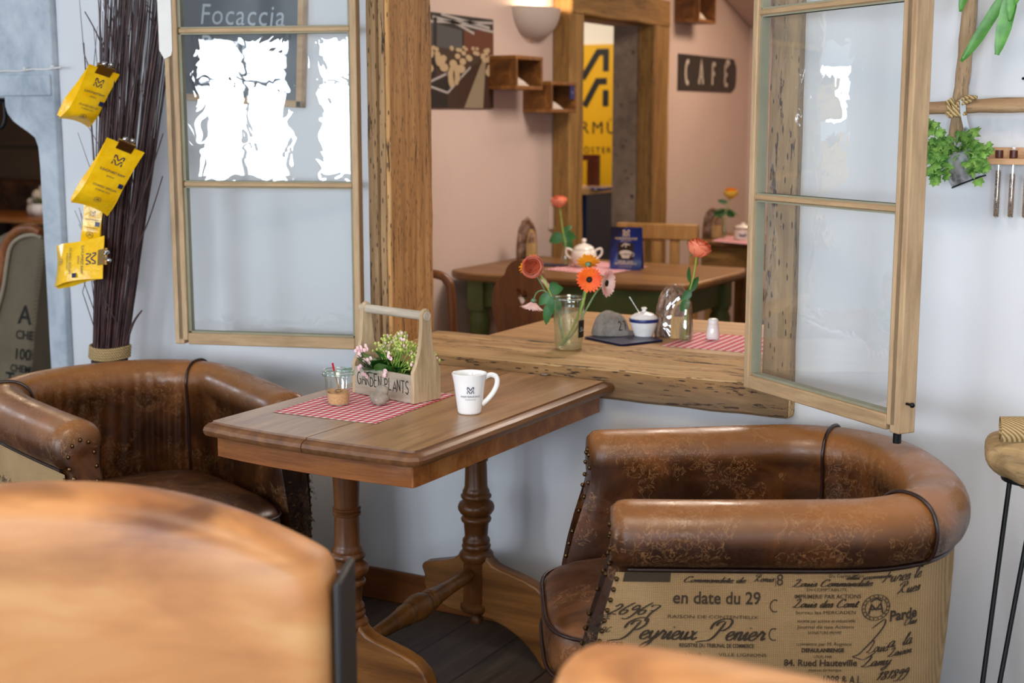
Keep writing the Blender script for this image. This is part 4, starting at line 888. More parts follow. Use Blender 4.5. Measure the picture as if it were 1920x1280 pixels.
# ------------------------------------------------------------------ flowers
def rose(mb, c, axis, r, seed=0, openn=1.0, part=None):
    Mx = frame(c, axis); rr = random.Random(seed)
    for ring, (n, rad, h, tilt) in enumerate(((3,.30,1.12,.0),(4,.50,1.15,.02),(5,.72,1.12,.06),(5,.90,1.02,.14),(5,1.0,.86,.34*openn))):
        if part == 'in' and ring > 2 or part == 'out' and ring < 3: continue
        for k in range(n):
            a0 = 2*math.pi*(k+ring*.5)/n+rr.uniform(-.15,.15); sp = 2*math.pi/n*.74
            def f(u, v, a0=a0, sp=sp, rad=rad, h=h, tilt=tilt, ring=ring):
                a = a0+(u-.5)*2*sp*(1-.18*v*v); e = 1-.22*(2*abs(u-.5))**2.5
                rr_ = r*rad*(math.sin(math.pi*(.06+.60*v))+.03*noise.noise(Vector((a*2, v*3, ring+seed))))+r*tilt*max(0, v-.7)*2.2; z = r*1.35*h*v*e
                return (rr_*math.cos(a), rr_*math.sin(a), z-r*.35)
            mb.grid(f, 9, 7, M=Mx)
    return mb
def gerbera(mb, c, axis, r, n=20, cup=.25, seed=0, w=.17):
    Mx = frame(c, axis); rr = random.Random(seed)
    for ring in (0, 1):
        for k in range(n):
            a = 2*math.pi*(k+.5*ring)/n+rr.uniform(-.06,.06); L = r*(1-.22*ring)*rr.uniform(.93,1.04); cp = cup+.12*ring+rr.uniform(-.05,.05)
            ca, sa = math.cos(a), math.sin(a)
            def f(u, v):
                s = (u-.5)*2; ww = w*r*math.sin(math.pi*min(.97, .12+v*.86))**.7; d = .16*r+L*v*.84; z = cp*r*v*(1.1-.3*v)-.04*r*abs(s)*0
                return (d*ca-s*ww*sa, d*sa+s*ww*ca, z-.02*r*(1-abs(s)))
            mb.grid(f, 4, 6, M=Mx)
    return mb
def flower(name, label, kind, pts, head, axis, r, mats, rstem=.0022, group=None, leaves=(), seed=0):
    base = Vector(pts[0]); t = thing(name, label, 'flower', tuple(base)); O = base
    def rel(p): return Vector(p)-O
    P = [rel(p) for p in pts]+[rel(head)]
    MB().tube(smoothpts(P, 6), rstem, 8).build('stem', mats[2], t, smooth=80)
    ax = Vector(axis).normalized(); H = rel(head)
    if kind == 'rose':
        rose(MB(), H, ax, r, seed, part='out').build('outer_petals', mats[0], t, smooth=80); rose(MB(), H, ax, r, seed, part='in').build('inner_petals', mats[5] if len(mats) > 5 else M['roseshade'] if mats[0] is not M['yellowrose'] else M['amber'], t, smooth=80)  # inner petals take a deeper colour to paint in their depth
        m = MB(); m.lathe([(.0,-.006),(r*.22,-.004),(r*.30,.004),(r*.2,.012)], 12, frame(H-ax*r*.18, ax))
        for k in range(5):
            a = k*1.257; Fm = frame(H-ax*r*.1, ax); d = (Fm.to_3x3() @ Vector((math.cos(a), math.sin(a), -.35 if k % 2 else .5))); leafmesh(m, H-ax*r*.1, d, ax, r*.75, r*.13, .3)
        m.build('calyx', mats[3], t, smooth=80)
    else:
        gerbera(MB(), H, ax, r, mats[4] if len(mats) > 4 else 20, mats[5] if len(mats) > 5 else .2, seed).build('petals', mats[0], t, smooth=80)
        m = MB()
        for k in range(26):
            a = k*2.4; q = math.sqrt(k/26)*.24*r; m.ball(tuple(H+frame((0,0,0), ax).to_3x3() @ Vector((q*math.cos(a), q*math.sin(a), .05*r))), .035*r, 6)
        m.ball((0,0,0), .25*r, 12, M=frame(H, ax), sc=(1,1,.3)); m.build('flower_eye', mats[1], t, smooth=80)
        MB().lathe([(.0015,-.30*r),(.16*r,-.26*r),(.24*r,-.12*r),(.22*r,.0)], 14, frame(H, ax)).build('calyx', mats[3], t, smooth=80)
    if leaves:
        m = MB()
        for p, d, up, L, Wd in leaves: leafmesh(m, rel(p), d, up, L, Wd, .2)
        m.build('leaves', M['roseleaf'], t, smooth=80)
    return t
# glass jar with cut flowers on the sill
SZ = .7865; jp = pz(1066, 660, SZ)+Vector((-.02,.040,0)); jv = thing('flower_jar', 'tall glass jar of cloudy water with a black label, on the sill beam', 'vase', (jp.x, jp.y, SZ))
MB().lathe([(.001,0),(.036,0),(.040,.003),(.0415,.010),(.0445,.10),(.0460,.132),(.0462,.146),(.0480,.148),(.0485,.153),(.0465,.157),(.0450,.153)], 48, caps=False).build('glass_body', M['clear'], jv, smooth=60)
MB().tube([(.0472*math.cos(a), .0472*math.sin(a), .1515) for a in [2*math.pi*i/48 for i in range(48)]], .0022, 8, closed=True).build('rim', M['clearrim'], jv, smooth=70)
MB().lathe([(.034,.004),(.0395,.010),(.0435,.10),(.0445,.120)], 40).build('water', M['water'], jv, smooth=60)
vj = math.atan2(jp.y, jp.x)+math.pi; lb = MB(); la = vj+R(62)
lbf = lambda u, v, o=.0012: ((.0428+.03*(v-.05)*.9+o)*math.cos(la+u/.044), (.0428+.03*(v-.05)*.9+o)*math.sin(la+u/.044), v)
lb.grid(lambda u, v: lbf(-.017+.034*u, .040+.050*v), 8, 3); lb.build('label', M['blackink'], jv)
put(MB(), text_geo('Sau', .018, .3), lambda x, y: lbf(x, y, .002), -.013, .058).build('label_lettering', M['chalk'], jv)
def fy(x, y, Y): return py_(x, y, Y)
JY = jp.y; cx_, cy_ = jp.x, jp.y
def inj(a, r, z): return (cx_+r*math.cos(a), cy_+r*math.sin(a), SZ+z)
camd = Vector((-jp.x, -jp.y, .45)).normalized()
right = Vector(RT)
GW = 'cut flowers in the glass jar'
flower('cut_rose', 'full salmon pink garden rose leaning left out of the glass jar', 'rose', [inj(3.3,.01,.012), fy(1052,600,JY), fy(1036,560,JY-.01), fy(1020,525,JY-.015)], fy(1004,502,JY-.02), camd*.9+Vector((-.35,0,.1)), .031, (M['rose'], M['seed'], M['stem'], M['calyx']), .0026, GW,
    leaves=[(fy(1028,545,JY-.01), right*.75+Vector((0,0,.15)), camd, .045, .017), (fy(1036,555,JY-.02), -UP*1+right*.2, camd, .058, .021), (fy(1030,550,JY-.02), -UP*.8-right*.7, camd, .045, .015), (fy(1030,566,JY-.01), -UP-right*.15, camd, .068, .014), (fy(1030,540,JY), UP*.4+right*.7, camd, .03, .012)])
flower('cut_gerbera', 'amber orange daisy half hidden behind the salmon rose', 'g', [inj(2.9,.02,.012), fy(1046,600,JY+.01), fy(1022,545,JY+.012)], fy(993,496,JY+.012), camd*.6+Vector((-.5,0,.45)), .036, (M['amber'], M['seed'], M['stemd'], M['calyx'], 17, .15), .002)
flower('cut_gerbera', 'pale pink daisy drooping at the far left of the glass jar', 'g', [inj(2.6,.025,.012), fy(1050,600,JY+.01), fy(1037,560,JY), fy(1020,545,JY-.01), fy(1006,549,JY-.015)], fy(1000,566,JY-.015), Vector((-.12,-.15,-.95)), .036, (M['palepink'], M['seed'], M['stemd'], M['calyx'], 22, .70), .0022)
flower('cut_gerbera', 'bright orange daisy with a black eye facing the room', 'g', [inj(3.6,.028,.012), fy(1082,600,JY-.01)], fy(1105,524,JY-.02), camd+Vector((0,0,-.05)), .038, (M['orange'], M['seed'], M['stem'], M['calyx'], 22, .12), .0032)
flower('cut_gerbera', 'amber yellow daisy seen from behind above the bright orange one', 'g', [inj(3.9,.020,.012), fy(1080,600,JY+.01), fy(1096,545,JY+.01)], fy(1103,494,JY+.005), UP*.8-camd*.55, .036, (M['amber'], M['seed'], M['stemd'], M['calyx'], 12, .25), .0028)
flower('cut_gerbera', 'white and pink daisy turned sideways at the right of the glass jar', 'g', [inj(3.5,.020,.012), fy(1078,620,JY), fy(1102,575,JY), fy(1120,545,JY)], fy(1137,531,JY), right*.80+camd*.55-UP*.1, .040, (M['palepink'], M['seed'], M['stemd'], M['calyx'], 24, .22), .0028)

# ------------------------------------------------------------------ inner table behind the sill and what stands on it
T1 = thing('pine_table', 'scrubbed light pine table standing behind the window sill', 'table', (-1.25, 4.05, 0))
BX(-2.150+1.25, -.35+1.25, 3.725-4.05, 4.36-4.05, .755, .785).build('tabletop', M['pine'], T1, bevel=.004)
BX(-2.08+1.25, -.42+1.25, 3.79-4.05, 4.29-4.05, .66, .754).build('apron', M['pine'], T1)
for x in (-2.07, -.47):
    for y in (3.79, 4.25): BX(x+1.25, x+.05+1.25, y-4.05, y+.05-4.05, 0, .66).build('leg', M['pine'], T1)
ZI = .7852
q = [pz(1158, 612, ZI), pz(1238, 648, ZI), pz(1370, 657, ZI), pz(1428, 626, ZI)]
o0 = q[1]; e1 = (q[2]-q[1]); e2 = (q[0]-q[1]); cloth('gingham_placemat', 'red gingham mat on the pine table under the bud vase and salt shaker', [o0, o0+Vector((.36,0,0)), o0+Vector((.36,.30,0)), o0+Vector((0,.30,0))], ZI, M['gingham2'], wav=.0003)
# menu folder and numbered stone
fa, fb, fc = pz(1098, 634, ZI), pz(1165, 649, ZI), pz(1240, 640, ZI)
m = MB(); fd = [fa, fb, fc, fc+(fa-fb)*.9+Vector((0,.02,0))]
def fold(z0, z1): return [tuple((p.x, p.y, z)) for z in (z0, z1) for p in (pz(1096,635,ZI), pz(1165,650,ZI), pz(1243,641,ZI), pz(1180,622,ZI))]
m.add(fold(ZI+.001, ZI+.003), [(3,2,1,0),(4,5,6,7),(0,1,5,4),(1,2,6,5),(2,3,7,6),(3,0,4,7)]); m.add(fold(ZI+.005, ZI+.007), [(3,2,1,0),(4,5,6,7),(0,1,5,4),(1,2,6,5),(2,3,7,6),(3,0,4,7)])
o = m.build('menu_folder', M['navy'], None); origin(tag(o, 'flat dark navy menu folder lying under the numbered stone', 'menu'), fb)
sp_ = pz(1134, 634, ZI)+Vector((0,.035,0)); m = MB()
def stn(u, v):
    a = 2*math.pi*u; b = math.pi/2*v; e = .7; r = math.cos(b)**.6; z = math.sin(b)**1.1
    k = 1+.10*noise.noise(Vector((math.cos(a)*1.5, math.sin(a)*1.5, z*1.5+4))); return (.058*r*math.cos(a)*k, .042*r*math.sin(a)*k, .072*z*k)
m.grid(stn, 36, 14, cu=True); m.f.append(tuple(range(35*14, -1, -14))); st_o = m.build('stone', M['pebble2'], None, smooth=60); 
sto = thing('numbered_stone', 'rounded grey stone painted with a black 27, on the navy folder', 'stone', (sp_.x, sp_.y, ZI+.0075), R(20)); st_o.parent = sto
gv = brush('27', .026, .003, .75); va2 = math.atan2(-sp_.y, -sp_.x)-R(20)+R(48)
def stf(u, v):
    a = va2+u/.05; b = min(1, v/.066); vv = math.asin(min(1, (v/.072)))/(math.pi/2); p = Vector(stn((a % (2*math.pi))/(2*math.pi), vv)); return tuple(p*1.025)
put(MB(), gv, stf, -.018, .020).build('painted_number', M['blackink'], sto)
# sugar bowl with spoon
bp = pz(1208, 636, ZI)+Vector((-.01,.032,0)); sb = thing('sugar_bowl', 'white sugar bowl with a blue patterned band and lid beside the numbered stone', 'bowl', (bp.x-.006, bp.y, ZI+.0008)); sb.scale = (1.08,1.08,1.05)
MB().lathe([(.022,0),(.026,.002),(.026,.005),(.034,.025),(.040,.045),(.041,.055),(.041,.058)], 40).build('body', M['porc'], sb, smooth=50)
MB().lathe([(.0418,.047),(.0422,.049),(.0422,.055),(.0418,.057)], 40, caps=False).build('patterned_band', M['navybox'], sb, smooth=50)
MB().lathe([(.040,.0585),(.037,.064),(.026,.071),(.012,.076),(.006,.078),(.006,.082),(.009,.086),(.006,.090)], 32).build('lid', M['porc'], sb, smooth=60)
ss = thing('teaspoon', 'steel teaspoon sticking up out of the white sugar bowl', 'spoon', tuple(bp+Vector((0,0,.06)))); a_, b_ = py_(1180, 556, bp.y-.02)-ss.location, py_(1200, 588, bp.y-.015)-ss.location
MB().tube([a_, a_.lerp(b_, .5), b_, b_+Vector((.012,.0,-.012))], [.0022,.0016,.0018,.003], 8).build('shank', M['steel'], ss)
# bark napkin holders (rough branch slices wrapped in cellophane)
def barkholder(label, loc, rz, h, w, group=None, cell=True):
    t = thing('bark_holder', label, 'napkin holder', loc, rz, group)
    for j, (y, s, hh) in enumerate(((0, 1, 1.0), (.026, .92, .9))):
        m = MB()
        def f(u, v, y=y, s=s, hh=hh, j=j):
            a = math.pi*(u*1.0); x = -math.cos(a)*w/2*s*(1+.12*noise.noise(Vector((u*5, j, 1)))); z = (math.sin(a)**.55)*h*hh*(1+.05*noise.noise(Vector((u*7, j+3, 2)))); b = 2*math.pi*v
            r = .015*(1+.4*noise.noise(Vector((x*60, z*60, v*3+j)))); return (x*(1-.25*r/w)+r*math.cos(b)*(-math.cos(a))*.8, y+r*.9*math.sin(b), max(0, z+r*math.cos(b)*math.sin(a)*.8))
        m.grid(f, 40, 12, cv=True); m.grid(lambda u, v, y=y, s=s, hh=hh: ((u-.5)*w*s*.95*min(1, (1-(v*.97)**2.4))**.5, y-.006+.012*noise.noise(Vector((u*6, v*6, j))), h*hh*v*.98), 14, 14)
        m.build('bark_piece', M['bark'], t, smooth=70)
    m = MB(); pts = [(w/2*.62*math.cos(math.pi*i/16), h*.80*math.sin(math.pi*i/16)**.6) for i in range(17)]
    m.prism([(x+w*.20, z) for x, z in pts], -.030, -.018); m.build('sawn_face', M['slice'], t, smooth=40, bevel=.001)
    inn = [(w*.20+w/2*.40*math.cos(math.pi*i/14), h*.46+h*.26*math.sin(math.pi*i/14)) for i in range(15)]; MB().prism(inn, -.0312, -.0302).build('dark_heartwood', M['bark'], t)
    if cell:
        m = MB(); m.grid(lambda u, v: (lambda a, k: ((w/2+.010)*math.cos(a)*k, .013+(.034)*math.sin(a), (h+.006)*v))(2*math.pi*u, min(1, 1-(v*.93)**3)**.5), 30, 12, cu=True); m.build('cellophane_wrap', M['cello'], t, smooth=70)
    return t
kp_ = pz(1250, 636, ZI); barkholder('rough bark napkin holder wrapped in shiny cellophane between sugar bowl and bud vase', (kp_.x+.004, kp_.y+.045, ZI+.0008), R(22), .150, .098)
# bud vase with rose
vp = pz(1287, 641, ZI)+Vector((-.01,.018,0)); BVP = [(.001,0),(.0185,0),(.020,.003),(.0205,.02),(.0195,.045),(.015,.072),(.0105,.095),(.0100,.108),(.0125,.118)]
def budvase(label, loc, group=None):
    t = thing('bud_vase', label, 'vase', loc, 0, group); MB().lathe(BVP, 32, caps=False).build('glass_body', M['clear'], t, smooth=60)
    MB().lathe([(.0185,.004),(.0195,.02),(.0185,.044),(.0175,.050)], 28).build('water', M['waterc'], t, smooth=60)
    MB().tube([(.0125*math.cos(a), .0125*math.sin(a), .118) for a in [2*math.pi*i/28 for i in range(28)]], .0012, 6, closed=True).build('rim', M['clear'], t, smooth=70); return t
budvase('slim clear bud vase with one salmon rose on the gingham mat', (vp.x, vp.y, ZI+.001))
Y_ = vp.y; flower('single_rose', 'tall salmon rose in the slim bud vase on the pine table', 'rose', [(vp.x-.004, vp.y, ZI+.006), (vp.x+.002, vp.y, ZI+.07), fy(1289,560,Y_), fy(1300,520,Y_)], fy(1307,474,Y_), UP*.9+right*.35+camd*.35, .034, (M['rosedeep'], M['seed'], M['stem'], M['calyx']), .0024,
    leaves=[(fy(1296,545,Y_-.004), -UP*.6-right*.6, camd, .040, .013), (fy(1292,548,Y_-.004), UP*.9+right*.55, camd, .058, .012), (fy(1294,530,Y_), UP-right*.22, camd*.6-right, .050, .010), (fy(1290,560,Y_), -UP*.9-right*.5, camd, .045, .014)])
# salt shaker
sp2 = pz(1336, 637, ZI)+Vector((-.005,.015,0)); sk = thing('salt_shaker', 'white porcelain salt shaker on the gingham mat at the right end', 'shaker', (sp2.x, sp2.y, ZI+.001))
MB().lathe([(.018,0),(.0205,.002),(.021,.010),(.0185,.035),(.0155,.046)], 32).build('body', M['porc'], sk, smooth=60); MB().lathe([(.0158,.0465),(.0162,.052),(.0155,.060),(.010,.0635),(.002,.0645)], 32).build('cap', M['porc'], sk, smooth=60)

# ------------------------------------------------------------------ green table further back
gx, gy = -2.79, 5.85; gt = thing('green_table', 'old table with a honey pine top and moss green turned legs along the left wall', 'table', (gx, gy, 0))
tp = [(-3.385,5.52),(-3.30,5.44),(-3.20,5.41),(-2.30,5.46),(-2.20,5.49),(-2.17,5.56),(-2.155,6.10),(-2.20,6.26),(-3.30,6.30),(-3.385,6.26)]
MB().prism([(a-gx, b-gy) for a, b in tp], .722, .760, axis='z').build('tabletop', M['pine_y'], gt, bevel=.012, seg=3)
a0, a1, b0, b1 = -3.27-gx, -2.27-gx, 5.53-gy, 6.18-gy
BX(a0, a1, b0, b0+.025, .595, .721).build('apron', M['greenp'], gt); BX(a0, a1, b1-.025, b1, .595, .721).build('apron', M['greenp'], gt); BX(a0, a0+.025, b0+.026, b1-.026, .595, .721).build('apron', M['greenp'], gt); BX(a1-.025, a1, b0+.026, b1-.026, .595, .721).build('apron', M['greenp'], gt)
gl_ = [(.016,0),(.022,.03),(.030,.30),(.036,.42),(.044,.46),(.050,.50),(.050,.535),(.042,.555),(.040,.565),(.046,.570),(.046,.578)]
for x in (a0+.02, a1-.02):
    for y in (b0+.02, b1-.02):
        m = MB().lathe(gl_, 24, Matrix.Translation((x, y, 0))); m.box(x-.042, x+.042, y-.042, y+.042, .579, .7215); m.build('leg', M['greenp'], gt, smooth=50)
MB().lathe([(.010,-.02),(.016,-.012),(.016,.0)], 14, Matrix.Translation((-.05, b0-.001, .66)) @ Matrix.Rotation(R(90), 4, 'X')).build('drawer_knob', M['greenp'], gt)
GZ = .7605
c0 = pz(1030, 500, GZ); cloth('pink_placemat', 'faded pink gingham mat on the honey pine top of the green table', [pz(1020,505,GZ), pz(1130,516,GZ), pz(1215,500,GZ), pz(1110,489,GZ)], GZ, M['pinkcloth'], wav=.0003)
def heart(cx, cz, s):
    out = []
    for i in range(28):
        t_ = 2*math.pi*i/28; out.append((cx+s*math.sin(t_)**3, cz+s*(.81*math.cos(t_)-.31*math.cos(2*t_)-.12*math.cos(3*t_)-.06*math.cos(4*t_))))
    return out
def plate_with_hole(name, outer, hole, th, mat, parent):
    cu = bpy.data.curves.new('c', 'CURVE'); cu.dimensions = '2D'; cu.fill_mode = 'BOTH'; cu.extrude = th/2; cu.bevel_depth = .003
    for L in (outer, hole):
        sp = cu.splines.new('POLY'); sp.points.add(len(L)-1); sp.use_cyclic_u = True
        for p, q in zip(sp.points, L): p.co = (q[0], q[1], 0, 1)
    ob = bpy.data.objects.new('c', cu); me = bpy.data.meshes.new_from_object(ob); bpy.data.objects.remove(ob); bpy.data.curves.remove(cu)
    me.transform(Matrix.Rotation(R(90), 4, 'X')); me.materials.clear(); me.materials.append(mat); o = bpy.data.objects.new(name, me); COL.objects.link(o); o.parent = parent; return o
hb = pz(975, 490, .93); hc = thing('heart_chair', 'brown farmhouse chair with a heart-pierced solid back, pulled up to the green table', 'chair', (hb.x+.02, hb.y, 0), R(-28))
out = [(-.11,.44),(-.115,.50),(-.14,.58),(-.175,.66),(-.205,.73),(-.20,.80),(-.165,.845),(-.12,.87),(-.10,.90),(-.06,.925),(0,.935),(.06,.925),(.10,.90),(.12,.87),(.165,.845),(.20,.80),(.205,.73),(.175,.66),(.14,.58),(.115,.50),(.11,.44)]
out = [tuple(p)[:2] for p in smoothpts([(a, b, 0) for a, b in out], 3)]
plate_with_hole('backrest', out, heart(0, .80, .040), .022, M['chairbr'], hc)
BX(-.21, .21, -.01, .40, .43, .462).build('seat', M['chairbr'], hc, bevel=.01)
for x, y, dx, dy in ((-.15,.04,-.05,-.05),(.15,.04,.05,-.05),(-.15,.34,-.05,.05),(.15,.34,.05,.05)): MB().tube([(x+dx, y+dy, 0), (x, y, .43)], [.015,.020], 8).build('leg', M['chairbr'], hc)
# open-frame chair at the left
lp = pz(848, 522, .88); lc = thing('open_back_chair', 'reddish brown chair with an open rounded back beside the left window jamb', 'chair', (lp.x-.215, lp.y-.02, 0), R(10))
MB().tube(smoothpts([(-.22,0,.0),(-.215,0,.45),(-.20,.01,.80),(-.185,.01,.865),(-.14,.01,.89),(.0,.01,.895),(.14,.01,.89),(.185,.01,.865),(.20,.01,.80),(.215,0,.45),(.22,0,0)], 6), .020, 10, flat=.8).build('back_frame', M['chairbr'], lc, smooth=60)
for x in (-.09, .09): MB().tube([(x*.8,.01,.885),(x*1.1,.0,.45)], .013, 8).build('back_spindle', M['chairbr'], lc)
BX(-.21, .21, -.40, .02, .43, .455).build('seat', M['chairbr'], lc, bevel=.01)
for x in (-.19, .19): MB().tube([(x*1.05,-.38,0),(x,-.36,.43)], [.014,.018], 8).build('leg', M['chairbr'], lc)
# light chair behind the menu
bp2 = py_(1240, 419, 6.46); bc = thing('slat_back_chair', 'light wood slat-back chair behind the green table by the doorway', 'chair', (bp2.x-.02, bp2.y, 0), R(8))
W2 = .19
for s in (-1, 1): BX(s*W2-.022, s*W2+.022, -.015, .015, 0, bp2.z-.02).build('back_post', M['chairlt'], bc, bevel=.004)
BX(-W2-.022, W2+.022, -.016, .016, bp2.z-.08, bp2.z).build('top_rail', M['chairlt'], bc, bevel=.006); BX(-W2, W2, -.012, .012, .53, .57).build('lower_rail', M['chairlt'], bc)
for x in (-.09, 0, .09): BX(x-.024, x+.024, -.008, .008, .571, bp2.z-.081).build('back_slat', M['chairlt'], bc)
BX(-.21, .21, -.42, -.016, .43, .46).build('seat', M['chairlt'], bc, bevel=.008)
for s in (-1, 1): BX(s*.18-.02, s*.18+.02, -.41, -.37, 0, .43).build('leg', M['chairlt'], bc)
# menu card stand
ma, mb2 = pz(1143, 505, GZ), pz(1202, 507, GZ); mang = math.atan2((mb2-ma).y, (mb2-ma).x); mw = (mb2-ma).length
mn = thing('menu_card', 'upright navy menu card with gold logo and coffee cup picture on the green table', 'menu', (ma.x, ma.y, GZ+.001), mang); mh = .198
MB().add([(0,0,0),(mw,0,0),(mw,.012,mh),(0,.012,mh),(0,.002,0),(mw,.002,0),(mw,.014,mh),(0,.014,mh),(0,.06,0),(mw,.06,0),(0,.062,0),(mw,.062,0)],
    [(0,1,2,3),(7,6,5,4),(3,2,6,7),(3,2,9,8),(6,7,10,11),(0,4,7,3),(1,2,6,5),(0,1,5,4),(8,9,11,10),(2,9,11,6),(3,7,10,8)]).build('folded_card', M['navybox'], mn)
def mf(u, v): return (u, -.0012+.012*v/mh, v)
m = MB(); put(m, logo_geo(.030), mf, mw/2, .170)
for s, z, sz in (('MARTERMÜHLE', .140, .0145), ('KAFFEERÖSTEREI', .132, .006), ('SPEISE- UND', .034, .0125), ('GETRÄNKEKARTE', .024, .0125), ('WIR FREUEN UNS AUF SIE', .012, .005)):
    g = text_geo(s, sz, 0, 1.05); put(m, g, mf, mw/2-width(g)/2, z)
m.build('gold_print', M['gold'], mn)
m = MB(); put(m, ([(0,0),(.075,0),(.075,.080),(0,.080)], [(0,1,2,3)]), mf, mw/2-.038, .046); m.build('picture_panel', M['seed'], mn)
def mf2(u, v): return (u, -.002+.012*v/mh, v)
m = MB(); put(m, ([(x, y) for x, y in arc(0,0,.030,.013,0,360,24)[:-1]], [tuple(range(24))]), mf2, mw/2, .078); put(m, ([(-.026,0),(.026,0),(.016,-.024),(-.016,-.024)], [(0,3,2,1)]), mf2, mw/2, .078); put(m, stroke_geo([arc(.03,-.006,.010,.008,-100,100,8)], .003), mf2, mw/2, .078)
put(m, stroke_geo([[(-.02,.03),(-.005,.044),(.02,.038)],[(.0,.026),(.002,.044)]], .005), mf2, mw/2, .078); m.build('picture_cup', M['cushion'], mn)
# rose vase, lidded pot, napkin, bark holder on the green table
v2 = pz(1060, 499, GZ); budvase('clear bud vase with a coral rose beside the lidded pot on the green table', (v2.x, v2.y, GZ+.001))
Y2 = v2.y; flower('coral_rose', 'small coral rose standing in the bud vase in front of the doorway post', 'rose', [(v2.x, v2.y, GZ+.006), (v2.x, v2.y, GZ+.10), fy(1055,430,Y2)], fy(1049,384,Y2), UP+camd*.3-right*.1, .037, (M['rosedeep'], M['seed'], M['stem'], M['calyx']), .003,
    leaves=[(fy(1056,440,Y2), -right*1-UP*.5, camd, .075, .028), (fy(1056,440,Y2), right*.7-UP*.15, camd, .065, .026), (fy(1056,436,Y2), right*.7+UP*.6, camd, .055, .015), (fy(1058,445,Y2), right*.5-UP*.8, camd, .07, .024)])
p2 = pz(1093, 502, GZ)+Vector((-.01,.03,0)); pt = thing('lidded_sugar_pot', 'round white sugar pot with two handles and a knobbed lid on the green table', 'pot', (p2.x, p2.y, GZ+.001))
MB().lathe([(.030,0),(.040,.003),(.056,.025),(.062,.050),(.056,.075),(.047,.084)], 36).build('body', M['porc2'], pt, smooth=60); MB().lathe([(.050,.085),(.046,.093),(.030,.104),(.012,.111),(.006,.114),(.011,.121),(.012,.129),(.005,.136)], 32).build('lid', M['porc2'], pt, smooth=60)
for s in (-1, 1):
    d = Vector((RT.x, RT.y, 0))*s; MB().tube(smoothpts([d*.054+Vector((0,0,.078)), d*.080+Vector((0,0,.088)), d*.084+Vector((0,0,.062)), d*.060+Vector((0,0,.038))], 4), .005, 8).build('handle', M['porc2'], pt, smooth=70)
b2 = pz(988, 489, GZ); barkholder('tall narrow bark holder at the wall end of the green table', (b2.x, b2.y, GZ), R(40), .20, .085, cell=False)
n2 = pz(1038, 498, GZ); origin(tag(BX(n2.x-.07, n2.x+.06, n2.y-.04, n2.y+.05, GZ+.001, GZ+.006).build('napkin', M['navy'], None), 'folded dark napkin on the green table left of the bud vase', 'napkin'), (n2.x, n2.y, GZ))

# ------------------------------------------------------------------ third table in the far corner
T3 = thing('corner_table', 'brown side table against the far wall below the CAFE sign', 'table', (-2.55, 7.95, 0))
BX(-3.02+2.55, -2.0+2.55, 7.55-7.95, 8.25-7.95, .73, .758).build('tabletop', M['pine_y'], T3, bevel=.008); BX(-2.95+2.55, -2.05+2.55, 7.60-7.95, 8.2-7.95, .60, .729).build('apron', M['doorwoodx'], T3)
for x in (-2.93, -2.12):
    for y in (7.62, 8.12): BX(x+2.55, x+.06+2.55, y-7.95, y+.06-7.95, 0, .60).build('leg', M['doorwood'], T3)
CZ = .7585
cloth('pink_placemat', 'faded pink gingham mat on the corner table', [pz(1335,452,CZ), pz(1412,459,CZ), pz(1412,450,CZ)+Vector((0,.1,0)), pz(1345,444,CZ)+Vector((0,.1,0))], CZ, M['pinkcloth'], wav=.0003)
b3 = pz(1333, 446, CZ); barkholder('bark holder on the corner table beside the yellow rose', (b3.x, b3.y+.03, CZ+.001), R(28), .165, .105, cell=False)
v3 = pz(1356, 446, CZ); budvase('clear bud vase with a yellow rose on the corner table', (v3.x, v3.y+.01, CZ+.001)); Y3 = v3.y
flower('yellow_rose', 'yellow rose with dark leaves on the corner table', 'rose', [(v3.x, v3.y+.01, CZ+.01), fy(1358,410,Y3)], fy(1370,368,Y3), UP+camd*.4, .040, (M['yellowrose'], M['seed'], M['stem'], M['calyx']), .003,
    leaves=[(fy(1362,392,Y3), -right-UP*.1, camd*.5+UP, .085, .020), (fy(1362,392,Y3), right-UP*.35, camd*.5+UP, .085, .018), (fy(1360,396,Y3), -right-UP*.4, camd+UP*.3, .075, .024), (fy(1364,380,Y3), -right+UP*.25, camd, .06, .014), (fy(1362,396,Y3), right*.5-UP*.3, camd, .06, .022)])
p3 = pz(1388, 450, CZ)+Vector((-.0,.04,0)); pt = thing('salt_crock', 'small white crock with a wooden-rimmed lid and blue motif on the corner table', 'pot', (p3.x, p3.y, CZ+.001))
MB().lathe([(.046,0),(.050,.003),(.052,.05),(.050,.062)], 32).build('body', M['porc2'], pt, smooth=50); MB().lathe([(.053,.0625),(.053,.068)], 32).build('wooden_rim', M['chairbr'], pt); MB().lathe([(.048,.0685),(.040,.080),(.014,.086),(.012,.096),(.004,.100)], 28).build('lid', M['porc2'], pt, smooth=60)
pa = math.atan2(-p3.y, -p3.x); m = MB(); put(m, stroke_geo([arc(0,.004,.016,.010,200,340,8),[(-.022,.006),(-.014,-.004),(-.01,.008)],[(.022,.006),(.014,-.004),(.01,.008)],[(0,-.004),(0,.006)]], .006), lambda u, v: (.0535*math.cos(pa+u/.053), .0535*math.sin(pa+u/.053), v), 0, .028); m.build('blue_motif', M['navybox'], pt)
# dark stool at the right edge of the opening
s3 = pz(1420, 547, .50); sto2 = thing('wooden_stool', 'dark stained stool edge just left of the right sash', 'stool', (s3.x+.12, s3.y, 0)); MB().lathe([(.15,.47),(.17,.475),(.17,.498),(.16,.505)], 28).build('seat', M['chairbr'], sto2)
for k in range(4): a = k*math.pi/2+.6; MB().tube([(.19*math.cos(a), .19*math.sin(a), 0), (.11*math.cos(a), .11*math.sin(a), .472)], [.014,.02], 8).build('leg', M['chairbr'], sto2)

# ------------------------------------------------------------------ things on the inner left wall (X = IX0)
XW = IX0
def wp(x, y): return px_(x, y, XW)
